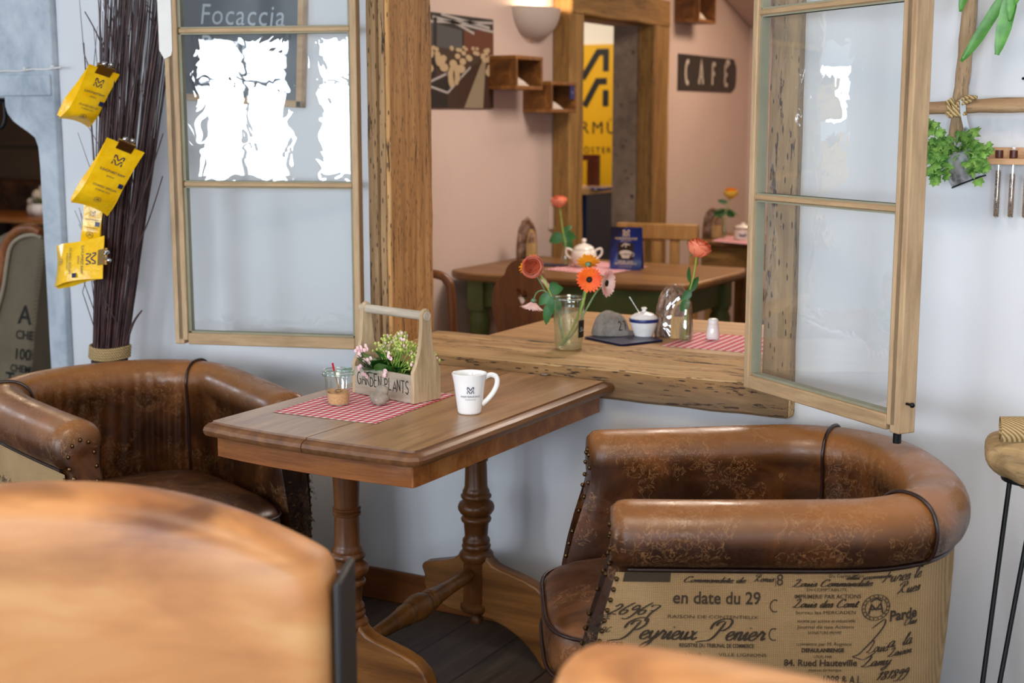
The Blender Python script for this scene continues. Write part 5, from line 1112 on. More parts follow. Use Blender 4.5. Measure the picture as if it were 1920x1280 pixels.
# photograph print
A, B = wp(924, 100), wp(920, 100); ph0, ph1 = wp(765, 100).y, wp(921, 100).y; z1_, z0_ = wp(921, 37).z, wp(918, 203).z
php = thing('photo_print', 'dark wall print of jars of coffee on wooden benches next to the sconce', 'picture', (XW, (ph0+ph1)/2, z0_)); hw, hh = (ph1-ph0)/2, z1_-z0_
BX(.001, .012, -hw, hw, 0, hh).build('panel', M['black'], php)
def pf(x): return lambda u, v: (x, u, v)
def poly(mb, pts, x): mb.add([(x, a, b) for a, b in pts], [tuple(range(len(pts)))]); return mb
pm = {k: plain('print_'+k, h, .6) for k, h in dict(brown='3d281c', rust='5e2f18', cream='b39b78', grey='4a4a4c', light='a9a4a2', dark='1d1613', tan='8f8068').items()}
S = 2*hw
def L(u, v): return (-hw+S*u, hh*v)
m = MB(); poly(m, [L(0,0),L(1,0),L(1,.62),L(0,.66)], .0125); m.build('print_floor', pm['brown'], php)
m = MB(); poly(m, [L(.62,.60),L(1,.58),L(1,.88),L(.62,.84)], .0130); m.build('print_panelling', pm['rust'], php)
m = MB(); poly(m, [L(.05,.66),L(.6,.62),L(.6,.84),L(.05,.92)], .0128); m.build('print_windows', pm['grey'], php)
m = MB()
for a, b in (((.25,.95),(1,.86)), ((.2,.90),(.99,.96)), ((.5,.92),(.75,.82)), ((.35,.99),(.95,.90))): put(m, stroke_geo([[L(*a), L(*b)]], .012), pf(.0134))
put(m, stroke_geo([[L(.15,.24),L(.40,.36)],[L(.40,.36),L(.58,.33)],[L(.58,.33),L(.42,.16)],[L(.42,.16),L(.15,.24)],[L(.40,.36),L(.5,.42)],[L(.58,.33),L(.7,.45)]], .010), pf(.0142)); m.build('print_highlights', pm['light'], php)
m = MB(); poly(m, [L(.62,.0),L(.86,.0),L(.90,.55),L(.86,.55)], .0132); m.build('print_aisle', pm['tan'], php)
m = MB(); poly(m, [L(.24,.0),L(.28,.0),L(.30,.95),L(.26,.95)], .0138); poly(m, [L(.12,.22),L(.42,.14),L(.42,.0),L(.10,.0)], .0137); poly(m, [L(.2,.24),L(.42,.34),L(.56,.31),L(.42,.18)], .0139); m.build('print_shadows', pm['dark'], php)
m = MB(); rr = random.Random(5)
for i in range(70):
    v = .66-.26*(i/70)**1.3; u = rr.uniform(.02, .98); r_ = .020*(.7+1.2*(.66-v)/.26)*S
    if .62 < u < .86 and v < .5: continue
    c = L(u, v); poly(m, [(c[0]+r_*math.cos(a)*1.5, c[1]+r_*math.sin(a)*.75) for a in [2*math.pi*k/12 for k in range(12)]], .0144+i*.00004)
for u, v in ((.52,.36),(.46,.33)): c = L(u, v); poly(m, [(c[0]+.03*math.cos(a), c[1]+.05*math.sin(a)) for a in [2*math.pi*k/12 for k in range(12)]], .0162)
m.build('print_sacks', pm['cream'], php)
# sconce
sc0, sc1 = wp(950, 15).y, wp(1041, 15).y; scz, scb = wp(995, 15).z, wp(988, 76).z; sy = (sc0+sc1)/2; rw = (sc1-sc0)/2*.80; hg = scz-scb
sc_ = thing('wall_sconce', 'plaster half-bowl uplighter on the rose wall above the cube shelves', 'wall lamp', (XW, sy, scb))
m = MB()
def scf(u, v, k=1): a = math.pi*(u-.5); b = v; r = math.sin(b*math.pi/2)**.85 if b > 0 else 0; return (.001+.60*rw*r*math.cos(a)*k, rw*r*math.sin(a)*k, hg*(1-math.cos(b*math.pi/2))**.9)
m.grid(lambda u, v: scf(u, v), 28, 14); m.grid(lambda u, v: scf(u, v, .92), 28, 14); m.build('bowl', M['sconce'], sc_, smooth=70)
blb = NT('sconce_bulb'); blb.i('Emission Color', (1,.80,.55,1)); blb.i('Emission Strength', 30); MB().ball((.05,0,hg*.8), .022, 12).build('bulb', blb.m, sc_)
point('sconce_light', (XW+.075, sy, scz+.01), 7.5, (1,.74,.48), .03)
# cube shelves with pillows
def cube(x0, y0, x1, y1, dep, label, card=False, group='small wooden cube shelves'):
    # front face seen at pixels (x0..x1, y0..y1) on the plane XW+dep
    a, b = px_(x0, (y0+y1)/2, XW+dep), px_(x1, (y0+y1)/2, XW+dep); z1, z0 = px_(x0, y0, XW+dep).z, px_(x0, y1, XW+dep).z; w_ = b.y-a.y; h_ = z1-z0; tk = .018
    t = thing('cube_shelf', label, 'shelf', (XW, a.y, z0), 0, None)
    BX(.001, dep, 0, w_, 0, tk).build('bottom_panel', M['cubez'], t, bevel=.002); BX(.001, dep, 0, w_, h_-tk, h_).build('top_panel', M['cubez'], t, bevel=.002)
    BX(.001, dep, 0, tk, tk, h_-tk).build('side_panel', M['cube'], t, bevel=.002); BX(.001, dep, w_-tk, w_, tk, h_-tk).build('side_panel', M['cube'], t, bevel=.002); BX(.001, .010, tk, w_-tk, tk, h_-tk).build('back_panel', M['cubeback'], t)
    p = thing('small_pillow', ('striped' if not card else 'plain')+' linen pillow lying in '+label.split(' hung')[0], 'pillow', (XW+dep*.55, a.y+tk+.002, z0+tk+.001)); hw_ = (w_-2*tk)*.62
    m = MB().grid(lambda u, v: ((v-.5)*dep*.7, u*hw_, .0+(h_*.30)*(math.sin(math.pi*min(1, u*.9+.1))**.6)*(math.sin(math.pi*v)**.5)), 16, 12); m.grid(lambda u, v: ((v-.5)*dep*.7, u*hw_, 0), 3, 3)
    m.build('cover', M['stripe'] if not card else M['cushion'], p, smooth=80)
    if card:
        c = thing('navy_card', 'small navy card stuck in the upper corner of the lower cube shelf', 'card', (XW+dep-.003, a.y+w_-tk-.052, z0+h_-tk-.068)); BX(0, .002, 0, .048, 0, .066).build('card', M['navybox'], c); put(MB(), text_geo('Tipps', .014), lambda u, v: (.0026, u, v), .008, .030).build('card_print', M['chalk'], c)
    return t
def stripem():
    t = NT('striped_linen', .9, .2); z = t.xyz(t.co())[2]; t.color(t.ramp(t.math('FRACT', t.math('MULTIPLY', z, 55)), [(.35, hexc('cfc3b6')), (.5, hexc('9d8a80')), (.65, hexc('cfc3b6'))])); return t.m
M['stripe'] = stripem()
cube(968, 103, 1018, 167, .165, 'upper walnut cube shelf hung beside the wall print')
cube(1034, 152, 1081, 211, .165, 'lower walnut cube shelf hung at the left of the doorway', card=True)
cube(1311, -25, 1343, 40, .165, 'high walnut cube shelf hung at the top right above the CAFE sign')
# CAFE sign
c0_, c1_ = wp(1270, 135), wp(1378, 135); cz0, cz1 = wp(1270, 168).z, wp(1270, 100).z; cw = c1_.y-c0_.y; chh = cz1-cz0
cs = thing('cafe_sign', 'black metal plate sign reading CAFE in worn white letters', 'sign', (XW, c0_.y, cz0))
MB().prism([(0,0),(cw*.93,-.0),(cw*.985,chh*.14),(cw,chh*.35),(cw,chh*.75),(cw*.95,chh),(0,chh)], .002, .012, axis='x').build('plate', M['signblk'] if 'signblk' in M else plain('worn_black_enamel', '2a2422', .5, var=.3), cs, bevel=.002)
f = MB()
for i, ch in enumerate('CAFE'):
    v_, f_ = brush(ch, .62*chh, .026); k = 1.15*cw/chh*.25; put(f, ([(x*k*.78, y) for x, y in v_], f_), lambda u, v: (.0135, u, v), cw*(.10+.225*i), chh*.19)
put(f, ([(x, y) for x, y in arc(0,0,.040,.020,0,360,12)[:-1]], [tuple(range(12))]), lambda u, v: (.0135, u, v), cw*.83, chh*.88); f.build('lettering', M['cushion'], cs)
sw = wp(1036, 408); MB_ = BX(XW+.001, XW+.012, sw.y-.05, sw.y+.05, sw.z-.06, sw.z+.06); origin(tag(MB_.build('wall_switch', M['wall_in'], None, bevel=.003), 'flat white double wall socket on the rose wall left of the door post', 'socket'), (XW, sw.y, sw.z))

# ------------------------------------------------------------------ the yellow shop wall seen through the doorway
YS = 9.245
def sp3(x, y): return py_(x, y, YS)
y0, y1 = sp3(1060, 415), sp3(1175, 82); sg = thing('yellow_sign_wall', 'large yellow wall board with a black chevron logo and lettering seen through the doorway', 'sign', (y0.x, YS, y0.z))
ww, hh2 = y1.x-y0.x, y1.z-y0.z
BX(-1.2, ww+.3, -.02, 0, -.15, hh2).build('board', M['yellow'], sg)
k = YS/ray(1125,150).y; u1, u0 = sp3(1146, 95).x-y0.x, sp3(1096, 195).x-y0.x; zt, zb = sp3(1146, 93).z-y0.z, sp3(1146, 198).z-y0.z; LH = (zt-zb)/.96; cxl = u1-LH*.5*1.0*.92
f = MB(); put(f, logo_geo(LH), lambda u, v: (u, -.024, v), cxl-.03, (zt+zb)/2)
g = text_geo('MARTERMÜHLE', .125, 0, 1.30); tx = sp3(1087, 250).x-y0.x; pre = width(text_geo('MARTE', .125, 0, 1.30)); put(f, g, lambda u, v: (u, -.024, v), tx-pre-.02, sp3(1100, 250).z-y0.z)
g = text_geo('KAFFEERÖSTEREI', .060, 0, 1.35); pre = width(text_geo('KAFFEE', .060, 0, 1.35)); put(f, g, lambda u, v: (u, -.024, v), tx-pre-.02, sp3(1100, 286).z-y0.z); f.build('black_lettering', M['blackink'], sg)
c1, c2 = pz(1060, 414, 1.0), 0
ct = thing('shop_counter', 'dark counter with a pale worktop under the yellow board', 'counter', (-4.6, 8.55, 0)); BX(-1.6, .55, -.2, .35, .96, 1.0).build('worktop', M['pine'], ct); BX(-1.58, .53, -.18, .33, 0, .959).build('cabinet', M['navy'], ct)
for (x0, x1, yb, yt, lab) in ((1086, 1131, 408, 357, 'navy gift box with a cup picture on the counter beyond the doorway'),):
    a, b = py_(x0, yb, 8.40), py_(x1, yb, 8.40); h_ = py_(x0, yt, 8.40).z-1.0; bx = thing('gift_box', lab, 'box', (a.x, 8.40, 1.0015)); BX(0, b.x-a.x, 0, .15, 0, h_).build('carton', M['navybox'], bx, bevel=.003)
    f = MB(); BW = b.x-a.x; put(f, ([(0,0),(BW*.3,0),(BW*.3,h_*.7),(0,h_*.7)], [(0,1,2,3)]), lambda u, v: (u, -.001, v), BW*.55, h_*.2); put(f, ([(0,0),(BW*.35,0),(BW*.35,h_*.25),(0,h_*.25)], [(0,1,2,3)]), lambda u, v: (u, -.001, v), BW*.05, h_*.08); f.build('printed_picture', M['seed'], bx)
    f = MB(); put(f, ([(0,0),(BW*.12,0),(BW*.10,h_*.5),(0,h_*.5)], [(0,1,2,3)]), lambda u, v: (u, -.002, v), BW*.62, h_*.3); put(f, ([(0,0),(BW*.2,.0),(BW*.25,h_*.12),(0,h_*.10)], [(0,1,2,3)]), lambda u, v: (u, -.002, v), BW*.08, h_*.1); f.build('printed_cup', M['cushion'], bx)
a, b = py_(1098, 300, 8.70), py_(1121, 300, 8.70); zt = py_(1100, 290, 8.70).z; rf = thing('oxblood_frame', 'dark red wooden rack frame standing on the counter against the yellow board', 'rack', (a.x-.12, 8.70, 1.001))
q = b.x-a.x+.12; 
BX(0, q, 0, .04, zt-1.0-.04, zt-1.0).build('top_bar', M['redbrown'], rf); 
for x in (0, .13, q-.035): BX(x, x+.035, 0, .04, 0, zt-1.041).build('upright', M['redbrown'], rf)

# ------------------------------------------------------------------ twig bundle with rope, left of the window
P0, P1 = py_(203, 700, 3.17), py_(256, 20, 3.20); axd = (P1-P0)/(P1.z-P0.z); B0 = P0-axd*P0.z; ZR = py_(205, 655, 3.2).z
tw = thing('twig_bundle', 'tall bundle of red-brown birch twigs tied with jute rope, leaning by the arch', 'twig bundle', (B0.x, B0.y, 0))
def axis_at(z): return axd*z
rr = random.Random(21)
def rad_at(z): return .060+.028*max(0, (ZR-z)/ZR)+(.052*min(1.2, max(0, (z-ZR))/.9)**.9)
tws = []
for i in range(215):
    a = rr.uniform(0, 2*math.pi); q = math.sqrt(rr.random())*.98; h = rr.uniform(1.55, 2.35) if rr.random() < .75 else rr.uniform(1.2, 1.6); rb = rr.uniform(.0028, .0056); ph = rr.uniform(0, 9); fan = rr.uniform(.85, 1.25)
    pts = []; n_ = 13
    for k in range(n_+1):
        z = h*k/n_; r_ = rad_at(z)*q*(1 if z < ZR else 1+(fan-1)*(z-ZR)); wob = .010*min(1, abs(z-ZR)*1.5)
        c = axis_at(z); pts.append((c.x+r_*math.cos(a+.25*z)+wob*noise.noise(Vector((z*3, ph, 0))), c.y+r_*.8*math.sin(a+.25*z)+wob*.6*noise.noise(Vector((z*3, 0, ph))), z+.002))
    side = math.sin(a)*q; tws.append((side, pts, [rb*(1-.72*k/n_) for k in range(n_+1)], h))
tws.sort(key=lambda t: t[0])
restm = MB()
for i, (sd, pts, rs, h) in enumerate(tws):
    if i < 96:
        m = MB().tube(pts, rs, 6)
        if rr.random() < .6:
            k = rr.randint(6, 10); p = Vector(pts[k]); m.tube([p, p+Vector((rr.uniform(-.05,.05), rr.uniform(-.03,.0), .13)), p+Vector((rr.uniform(-.08,.08), rr.uniform(-.04,0), .30))], [.0018,.0013,.0008], 5)
        m.build('twig', M['twig'], tw, smooth=80)
    else: restm.tube(pts, rs, 5)
restm.build('inner_twigs', M['twig'], tw, smooth=80)['kind'] = 'stuff'
for L, r0 in (([(176,300),(171,230),(162,150),(157,80)], .0032), ([(203,150),(197,105),(180,60),(159,22)], .0030), ([(200,300),(196,180),(190,80),(184,-10)], .0032), ([(212,300),(206,180),(203,90),(196,-10)], .0032), ([(188,560),(185,470),(182,400),(176,300)], .0034), ([(236,645),(250,605),(266,582)], .0046), ([(222,290),(219,160),(224,60),(214,-10)], .003), ([(232,200),(240,90),(232,-10)], .0028), ([(248,420),(280,330),(306,250)], .003), ([(238,500),(276,420),(305,330)], .0028)):
    pts = [py_(x, y, 3.14)-tw.location for x, y in L]; pp = smoothpts(pts, 4); MB().tube(pp, [r0*(1-.5*i/len(pp)) for i in range(len(pp))], 6).build('stray_twig', M['twig'], tw, smooth=80)
for dz in (-.016, -.008, 0, .008, .016):
    c = axis_at(ZR+dz); MB().tube([(c.x+.0655*math.cos(a), c.y+.0655*.86*math.sin(a), ZR+dz+.003*math.sin(a*2+1)) for a in [2*math.pi*i/40 for i in range(40)]], .0048, 8, closed=True).build('rope_turn', M['rope'], tw, smooth=80)
# yellow coffee bags clipped to the twigs
def bag(label, p_top, p_bot, Wd, yaw, depth=.045, Y=3.07, clip=True, face=0.0, dy=0):
    a, b = py_(*p_top, Y), py_(*p_bot, Y-dy); ax = (b-a); Ln = ax.length; ax.normalize(); nrm = (C0-a).normalized(); nrm = (nrm-ax*nrm.dot(ax)).normalized(); nrm = Matrix.Rotation(R(yaw), 3, ax) @ nrm; sd = ax.cross(nrm).normalized()
    t = thing('coffee_bag', label, 'bag', tuple(a)); Fm = Matrix(((sd.x,ax.x,nrm.x,0),(sd.y,ax.y,nrm.y,0),(sd.z,ax.z,nrm.z,0),(0,0,0,1)))
    m = MB(); n_ = 14
    def th(v): return .002+depth*(math.sin(min(1, v*1.05)*math.pi/2)**1.3)*(1-.75*max(0, v-.8)/.2)
    def ringp(u, v):
        T = th(v)/2; w = Wd/2*(1-.10*math.sin(v*math.pi)); k = u*6
        pts = [(-w, T), (w, T), (w-T*.9, 0), (w, -T), (-w, -T), (-w+T*.9, 0), (-w, T)]
        i = min(5, int(k)); f = k-i; x = pts[i][0]*(1-f)+pts[i+1][0]*f; z = pts[i][1]*(1-f)+pts[i+1][1]*f
        if i in (0, 3): z += (1 if i == 0 else -1)*T*.35*math.sin(f*math.pi)+.003*noise.noise(Vector((x*40, v*7, i)))
        y = Ln*v+(.012*(abs(x)/w)**2 if v > .9 else 0)
        return (x, y, z)
    m.grid(lambda u, v: ringp(u, v), 37, n_, M=Fm); m.build('foil_pouch', M['yellowbag'], t, smooth=50)
    f = MB(); T0 = lambda u, v: tuple(Fm @ Vector((u, v, th(v/Ln)/2*(1+.42)+.0016)))
    put(f, logo_geo(Wd*.26), lambda u, v: T0(u, Ln*.22-v)); 
    for s_, y_, sz in (('MARTERMÜHLE', .40, .0095), ('KAFFEE', .46, .006), ('MILDER GENUSS', .62, .0085), ('100% ARABICA', .67, .006)):
        g = text_geo(s_, sz*Wd/.1, 0, 1.0); w_ = width(g); put(f, g, lambda u, v: T0(u, Ln*y_-v), -w_/2)
    put(f, stroke_geo([arc(0,0,.010,.010,0,360,16), [(-.005,-.004),(.0,.006),(.005,-.004)], [(-.006,.0),(.006,0)]], .0012), lambda u, v: T0(u+.002, Ln*.80-v)); put(f, ([(0,0),(.014,0),(.014,.014),(0,.014)], [(0,1,2,3)]), lambda u, v: T0(u-Wd*.40, Ln*.55-v)); f.build('printed_label', M['navy'], t)
    if clip:
        c = MB().box(-.024,.024,-.010,.018,-.0065,-.0045, M=Fm); c.box(-.024,.024,-.010,.018,.0045,.0065, M=Fm); c.tube([Fm @ Vector((-.026,-.010,0)), Fm @ Vector((.026,-.010,0))], .0055, 10); c.build('clip', M['brass'], t, smooth=40)
        c = MB(); 
        for s_ in (-1, 1): c.ball(tuple(Fm @ Vector((s_*.012,-.020,.004*s_))), .008, 8); c.tube([Fm @ Vector((s_*.004,-.012,.006)), Fm @ Vector((s_*.012,-.030,.010))], .0028, 6)
        c.build('clip_lever', M['steel'], t, smooth=50)
    return t
bag('topmost yellow coffee bag clipped to the twig bundle, fanned to the left', (196,130), (140,222), .100, -28, .055)
bag('largest yellow coffee bag, second from the top of the twig bundle', (236,272), (170,384), .118, -18, .050, Y=3.04)
bag('narrow yellow coffee bag mostly hidden between two other bags', (176,385), (170,452), .060, 10, .02, Y=3.10, clip=False)
bag('lowest yellow coffee bag clipped sideways to the twig bundle', (194,482), (112,500), .135, 22, .045, Y=3.06)

# ------------------------------------------------------------------ nook behind the arch
def platethick(name, px, Y, th, mat, parent, lab=None, bevel=.004):
    P = [py_(x, y, Y) for x, y in px]; O = parent.location if parent else Vector((0,0,0)); m = MB().prism([(p.x-O.x, p.z-O.z) for p in P], Y-O.y, Y+th-O.y); return m.build(name, mat, parent, bevel=bevel)
YA = 4.15; base = py_(40, 700, YA)
ca = thing('wing_chair', 'sacking-covered wing chair with leather trim and lettering, nearest under the grey arch', 'chair', (base.x, YA, 0))
outA = [(-60,520),(-20,450),(15,432),(40,424),(62,424),(76,434),(79,448),(74,500),(66,560),(58,640),(52,720),(50,1000),(-60,1000)]
platethick('sacking_back', outA, YA, .30, M['clothgrey'], ca, bevel=.02)
O_ = ca.location
tr = [py_(x, y, YA-.012)-O_ for x, y in [(-10,600),(6,540),(12,500),(20,462),(40,444),(66,440),(78,446)]]; MB().tube(smoothpts(tr, 5), .009, 8).build('corded_trim', M['trimlight'], ca, smooth=80)
tr = [py_(x, y, YA-.006)-O_ for x, y in [(-16,600),(-2,540),(4,495),(12,456),(34,432),(62,428),(78,436)]]; MB().tube(smoothpts(tr, 5), .020, 10).build('leather_edge', M['trimtan'], ca, smooth=80)
f = MB()
for s_, x, y, sz in (('A', 34, 606, .120), ('CHE', 30, 634, .055), ('100', 26, 672, .070), ('CHEM', 20, 695, .045), ('T', 10, 722, .09)):
    p = py_(x, y, YA)-O_; put(f, text_geo(s_, sz, .18, 1, .001), lambda u, v, p=p: (p.x+u, -.0035-.0, p.z+v))
f.build('printed_lettering', M['blackink'], ca)
YB = 4.75; bs = py_(90, 700, YB); cbk = thing('tub_chair', 'second sacking chair with a TM mark, behind the wing chair', 'chair', (bs.x, YB, 0)); O_ = cbk.location
platethick('sacking_back', [(40,570),(60,552),(84,556),(98,580),(106,640),(112,700),(118,1000),(40,1000)], YB, .10, M['clothgrey'], cbk, bevel=.02)
platethick('leather_top', [(60,538),(80,536),(98,552),(106,580),(114,640),(122,760),(112,760),(104,640),(96,584),(84,560),(60,548)], YB-.02, .13, M['leather_dark'], cbk, bevel=.01)
for pts in ([(70,556),(86,566),(92,600),(98,700),(102,760)], [(92,572),(100,610),(106,700),(110,760)]): MB().tube(smoothpts([py_(x, y, YB-.012)-O_ for x, y in pts], 4), .008, 8).build('corded_trim', M['trimlight'], cbk, smooth=80)
f = MB()
for s_, x, y, sz in (('1', 58, 638, .13), ('TM', 57, 651, .05)): p = py_(x, y, YB)-O_; put(f, text_geo(s_, sz, .1, 1, .003), lambda u, v, p=p: (p.x+u, -.003, p.z+v))
f.build('printed_lettering', M['blackink'], cbk)
p = py_(90, 520, 5.0); MB_ = MB().ball((0,0,0), .13, 24, sc=(.8,.45,.62), nz=.1); o = MB_.build('green_cushion', M['greencush'], None, smooth=80); o.location = p; tag(o, 'bright green cushion on the second sacking chair behind the arch', 'cushion')
p = py_(84, 470, 5.15); o = MB().ball((0,0,0), .09, 20, sc=(1,.5,.6), nz=.1).build('olive_cushion', M['olive'], None, smooth=80); o.location = p; tag(o, 'olive cushion just above the green one behind the arch', 'cushion')
p = py_(88, 560, 5.0); nb = thing('nook_bench', 'dark bench seat carrying the cushions behind the arch', 'bench', (p.x, 5.1, 0)); BX(-.30, .45, -.22, .25, .30, py_(90, 556, 5.0).z-.02).build('seat', M['leather_dark'], nb, bevel=.02); BX(-.28, .43, -.2, .23, 0, .30).build('base', M['darkwood'], nb); BX(-.3,.45,.16,.25, py_(90,556,5.0).z-.02, py_(90,450,5.25).z).build('backrest', M['leather_dark'], nb)
bb0, bb1 = py_(-60, 335, 7.7), py_(84, 398, 7.7); nb2 = thing('settle', 'dark brown buttoned settle back against the brown nook wall', 'bench', (bb0.x, 7.75, 0)); BX(-.3, bb1.x-bb0.x, -.03, .08, .45, bb0.z).build('backrest', M['leather_dark'], nb2, bevel=.03, seg=4); BX(-.3, bb1.x-bb0.x, -.24, -.031, .30, .47).build('seat', M['leather_dark'], nb2, bevel=.02); BX(-.28, bb1.x-bb0.x-.02, -.22, 0, 0, .30).build('base', M['darkwood'], nb2)
tz = pz(40, 409, .77); zt = .77; e0 = pz(96, 409, .77); nt_ = thing('nook_table', 'dark red-brown table in the nook behind the arch, a white pot at its end', 'table', (tz.x, tz.y+.3, 0)); BX(-.9, e0.x-tz.x+.2, -.32, .28, zt-.035, zt).build('tabletop', M['oakx'], nt_, bevel=.005)
for x in (-.8, .35): BX(x, x+.06, -.28, -.22, 0, zt-.036).build('leg', M['darkwood'], nt_); BX(x, x+.06, .2, .26, 0, zt-.036).build('leg', M['darkwood'], nt_)
pp_ = pz(76, 405, zt); pw = thing('white_plant_pot', 'white pot with a small figure and a green sprig on the nook table', 'pot', (pp_.x, pp_.y, zt+.001)); pw.scale = (1.25,1.25,1.25); MB().lathe([(.035,0),(.05,.02),(.055,.045),(.045,.07)], 24).build('pot', M['porc'], pw, smooth=60)
m = MB().ball((-.075,0,.035), .032, 12, sc=(.8,.7,1.1)); m.ball((-.070,-.0,.080), .022, 12); m.build('figure', M['cushion'], pw, smooth=80); m = MB().ball((-.005,.0,.115), .036, 14, nz=.3); m.ball((.02,.01,.150), .024, 12, nz=.3); m.build('blossoms', M['cushion'], pw, smooth=80)
m = MB(); 
for k in range(7): leafmesh(m, (0,0,.07), (math.cos(k), math.sin(k)*.5, .6), (0,0,1), .07, .015)
m.build('leaves', M['olive'], pw, smooth=80)

# ------------------------------------------------------------------ right wall: driftwood rail, hanging ivy, tube rack, strap plant
YT = 3.345
def taper(pxs, rs, Y, n=10, flat=.7, nz=.15):
    P = smoothpts([py_(x, y, Y) for x, y in pxs], 5); m = MB(); RR = []
    for i, p in enumerate(P): t = i/(len(P)-1)*(len(rs)-1); k = min(len(rs)-2, int(t)); RR.append((rs[k]*(1-(t-k))+rs[k+1]*(t-k))*(1+nz*noise.noise(Vector((i*.5, 3, rs[0]*99)))))
    m.tube(P, RR, n, flat=flat); return m
dv = thing('driftwood_trellis', 'cross of two driftwood poles lashed with rope on the wall right of the window', 'trellis', tuple(py_(1800,200,YT)))
def lp_(mb): O = dv.location; mb.v = [(a-O.x, b-O.y, c-O.z) for a, b, c in mb.v]; return mb
lp_(taper([(1826,-60),(1816,40),(1808,120),(1800,190),(1794,258)], [.021,.024,.023,.024,.025], YT)).build('upright_pole', M['drift'], dv, smooth=60)
lp_(taper([(1715,204),(1790,201),(1850,198),(1960,196)], [.014,.016,.017,.018], YT-.035, flat=1, nz=.1)).build('cross_pole', M['driftx'], dv, smooth=60)
for L in ([(1776,188),(1782,206),(1798,216),(1806,214)], [(1783,184),(1790,202),(1802,215),(1812,211)], [(1776,213),(1790,204),(1800,190),(1815,182),(1832,184)], [(1780,218),(1795,208),(1806,194),(1822,188)], [(1774,210),(1782,218),(1790,214)]):
    lp_(MB().tube(smoothpts([py_(x, y, YT-.058) for x, y in L], 5), .0048, 8)).build('rope_turn', M['rope'], dv, smooth=80)
# hanging zinc pot with ivy
hc_ = py_(1817, 342, YT-.075); tc_ = py_(1800, 297, YT-.075); axp = (tc_-hc_).normalized(); plen2 = (tc_-hc_).length*1.15
ip = thing('hanging_zinc_pot', 'galvanised pot of ivy hanging by a steel strap from the driftwood rail', 'plant pot', tuple(hc_)); Fp = frame((0,0,0), axp)
MB().lathe([(.001,0),(.036,0),(.0375,.002),(.0385,.003),(.048,plen2),(.050,plen2+.002),(.048,plen2+.004),(.046,plen2-.004),(.038,.008),(.001,.008)], 36, Fp, caps=False).build('pot', M['zinc'], ip, smooth=50)
MB().tube([Fp @ Vector((.0385*math.cos(a), .0385*math.sin(a), .002)) for a in [2*math.pi*i/36 for i in range(36)]], .0018, 6, closed=True).build('base_rim', M['iron'], ip, smooth=60)
MB().lathe([(.001,plen2-.010),(.045,plen2-.012)], 24, Fp, caps=False).build('soil', M['soil'], ip)
sw_ = [py_(1802,212,YT-.056), py_(1803,192,YT-.058), py_(1808,184,YT-.040), py_(1813,184,YT-.012), py_(1816,200,YT-.013), py_(1822,245,YT-.018), py_(1818,300,YT-.040)]
sw2 = [py_(1813,184,YT-.058), py_(1806,187,YT-.060), py_(1806,212,YT-.062), py_(1814,250,YT-.055), py_(1822,292,YT-.045)]
def strap(pts, w): 
    pts = smoothpts([p-ip.location for p in pts], 4); m = MB(); d = Vector(RT)*w/2; m.add([p+s for p in pts for s in (-d, d)], [(2*i, 2*i+1, 2*i+3, 2*i+2) for i in range(len(pts)-1)]); m.add([p+s+Vector((0,.0012,0)) for p in pts for s in (-d, d)], [(2*i+2, 2*i+3, 2*i+1, 2*i) for i in range(len(pts)-1)]); return m
strap(sw2, .013).build('strap', M['steel'], ip, smooth=60)
def ivyleaf(mb, p, d, up, s):
    d = Vector(d).normalized(); up = (Vector(up)-d*Vector(up).dot(d)).normalized(); sd = d.cross(up); pts = [(0,0),(.35,-.12),(.62,.05),(.50,.30),(.58,.62),(.25,.62),(0,1.05),(-.25,.62),(-.58,.62),(-.50,.30),(-.62,.05),(-.35,-.12)]
    c = p+d*s*.4+up*s*.10; vs = [c]+[p+sd*(a*s*.9)+d*(b*s)+up*(-abs(a)*s*.16) for a, b in pts]; mb.add(vs, [(0, i+1, (i+1) % 12+1) for i in range(12)])
rr = random.Random(4); lf = MB(); vn = MB(); top = axp*plen2
for i in range(62):
    a = rr.uniform(0, 2*math.pi); q = math.sqrt(rr.random())*.050; p = Fp @ Vector((q*math.cos(a), q*math.sin(a), plen2+rr.uniform(.002,.040))); d = Vector((math.cos(a), -abs(math.sin(a))*.8, rr.uniform(-.35,.7))); ivyleaf(lf, p, d, Vector((rr.uniform(-.4,.4), -1, rr.uniform(.2,.9))), rr.uniform(.020,.031))
for L in ([(1790,292),(1768,262),(1750,243),(1744,232)], [(1788,300),(1760,300),(1745,312),(1750,330)], [(1785,300),(1765,318),(1756,335)], [(1790,300),(1762,280),(1744,288)], [(1812,296),(1835,300),(1846,312)], [(1826,300),(1842,285),(1850,276)], [(1815,300),(1826,330)]):
    P = smoothpts([py_(x, y, YT-.10-.02*(k_ > 0))-ip.location for k_, (x, y) in enumerate(L)], 5); vn.tube(P, .0011, 5)
    for p in P[2:]:
        for _ in range(2): ivyleaf(lf, p+Vector((rr.uniform(-.01,.01), rr.uniform(-.01,.01), rr.uniform(-.01,.01))), Vector((rr.uniform(-1,1), -.6, rr.uniform(-1,.5))), Vector((rr.uniform(-.4,.4), -1, rr.uniform(.1,.9))), rr.uniform(.015,.025))
lf.build('ivy_leaves', M['ivy'], ip, smooth=80); vn.build('trailing_stems', M['leaf'], ip, smooth=80)
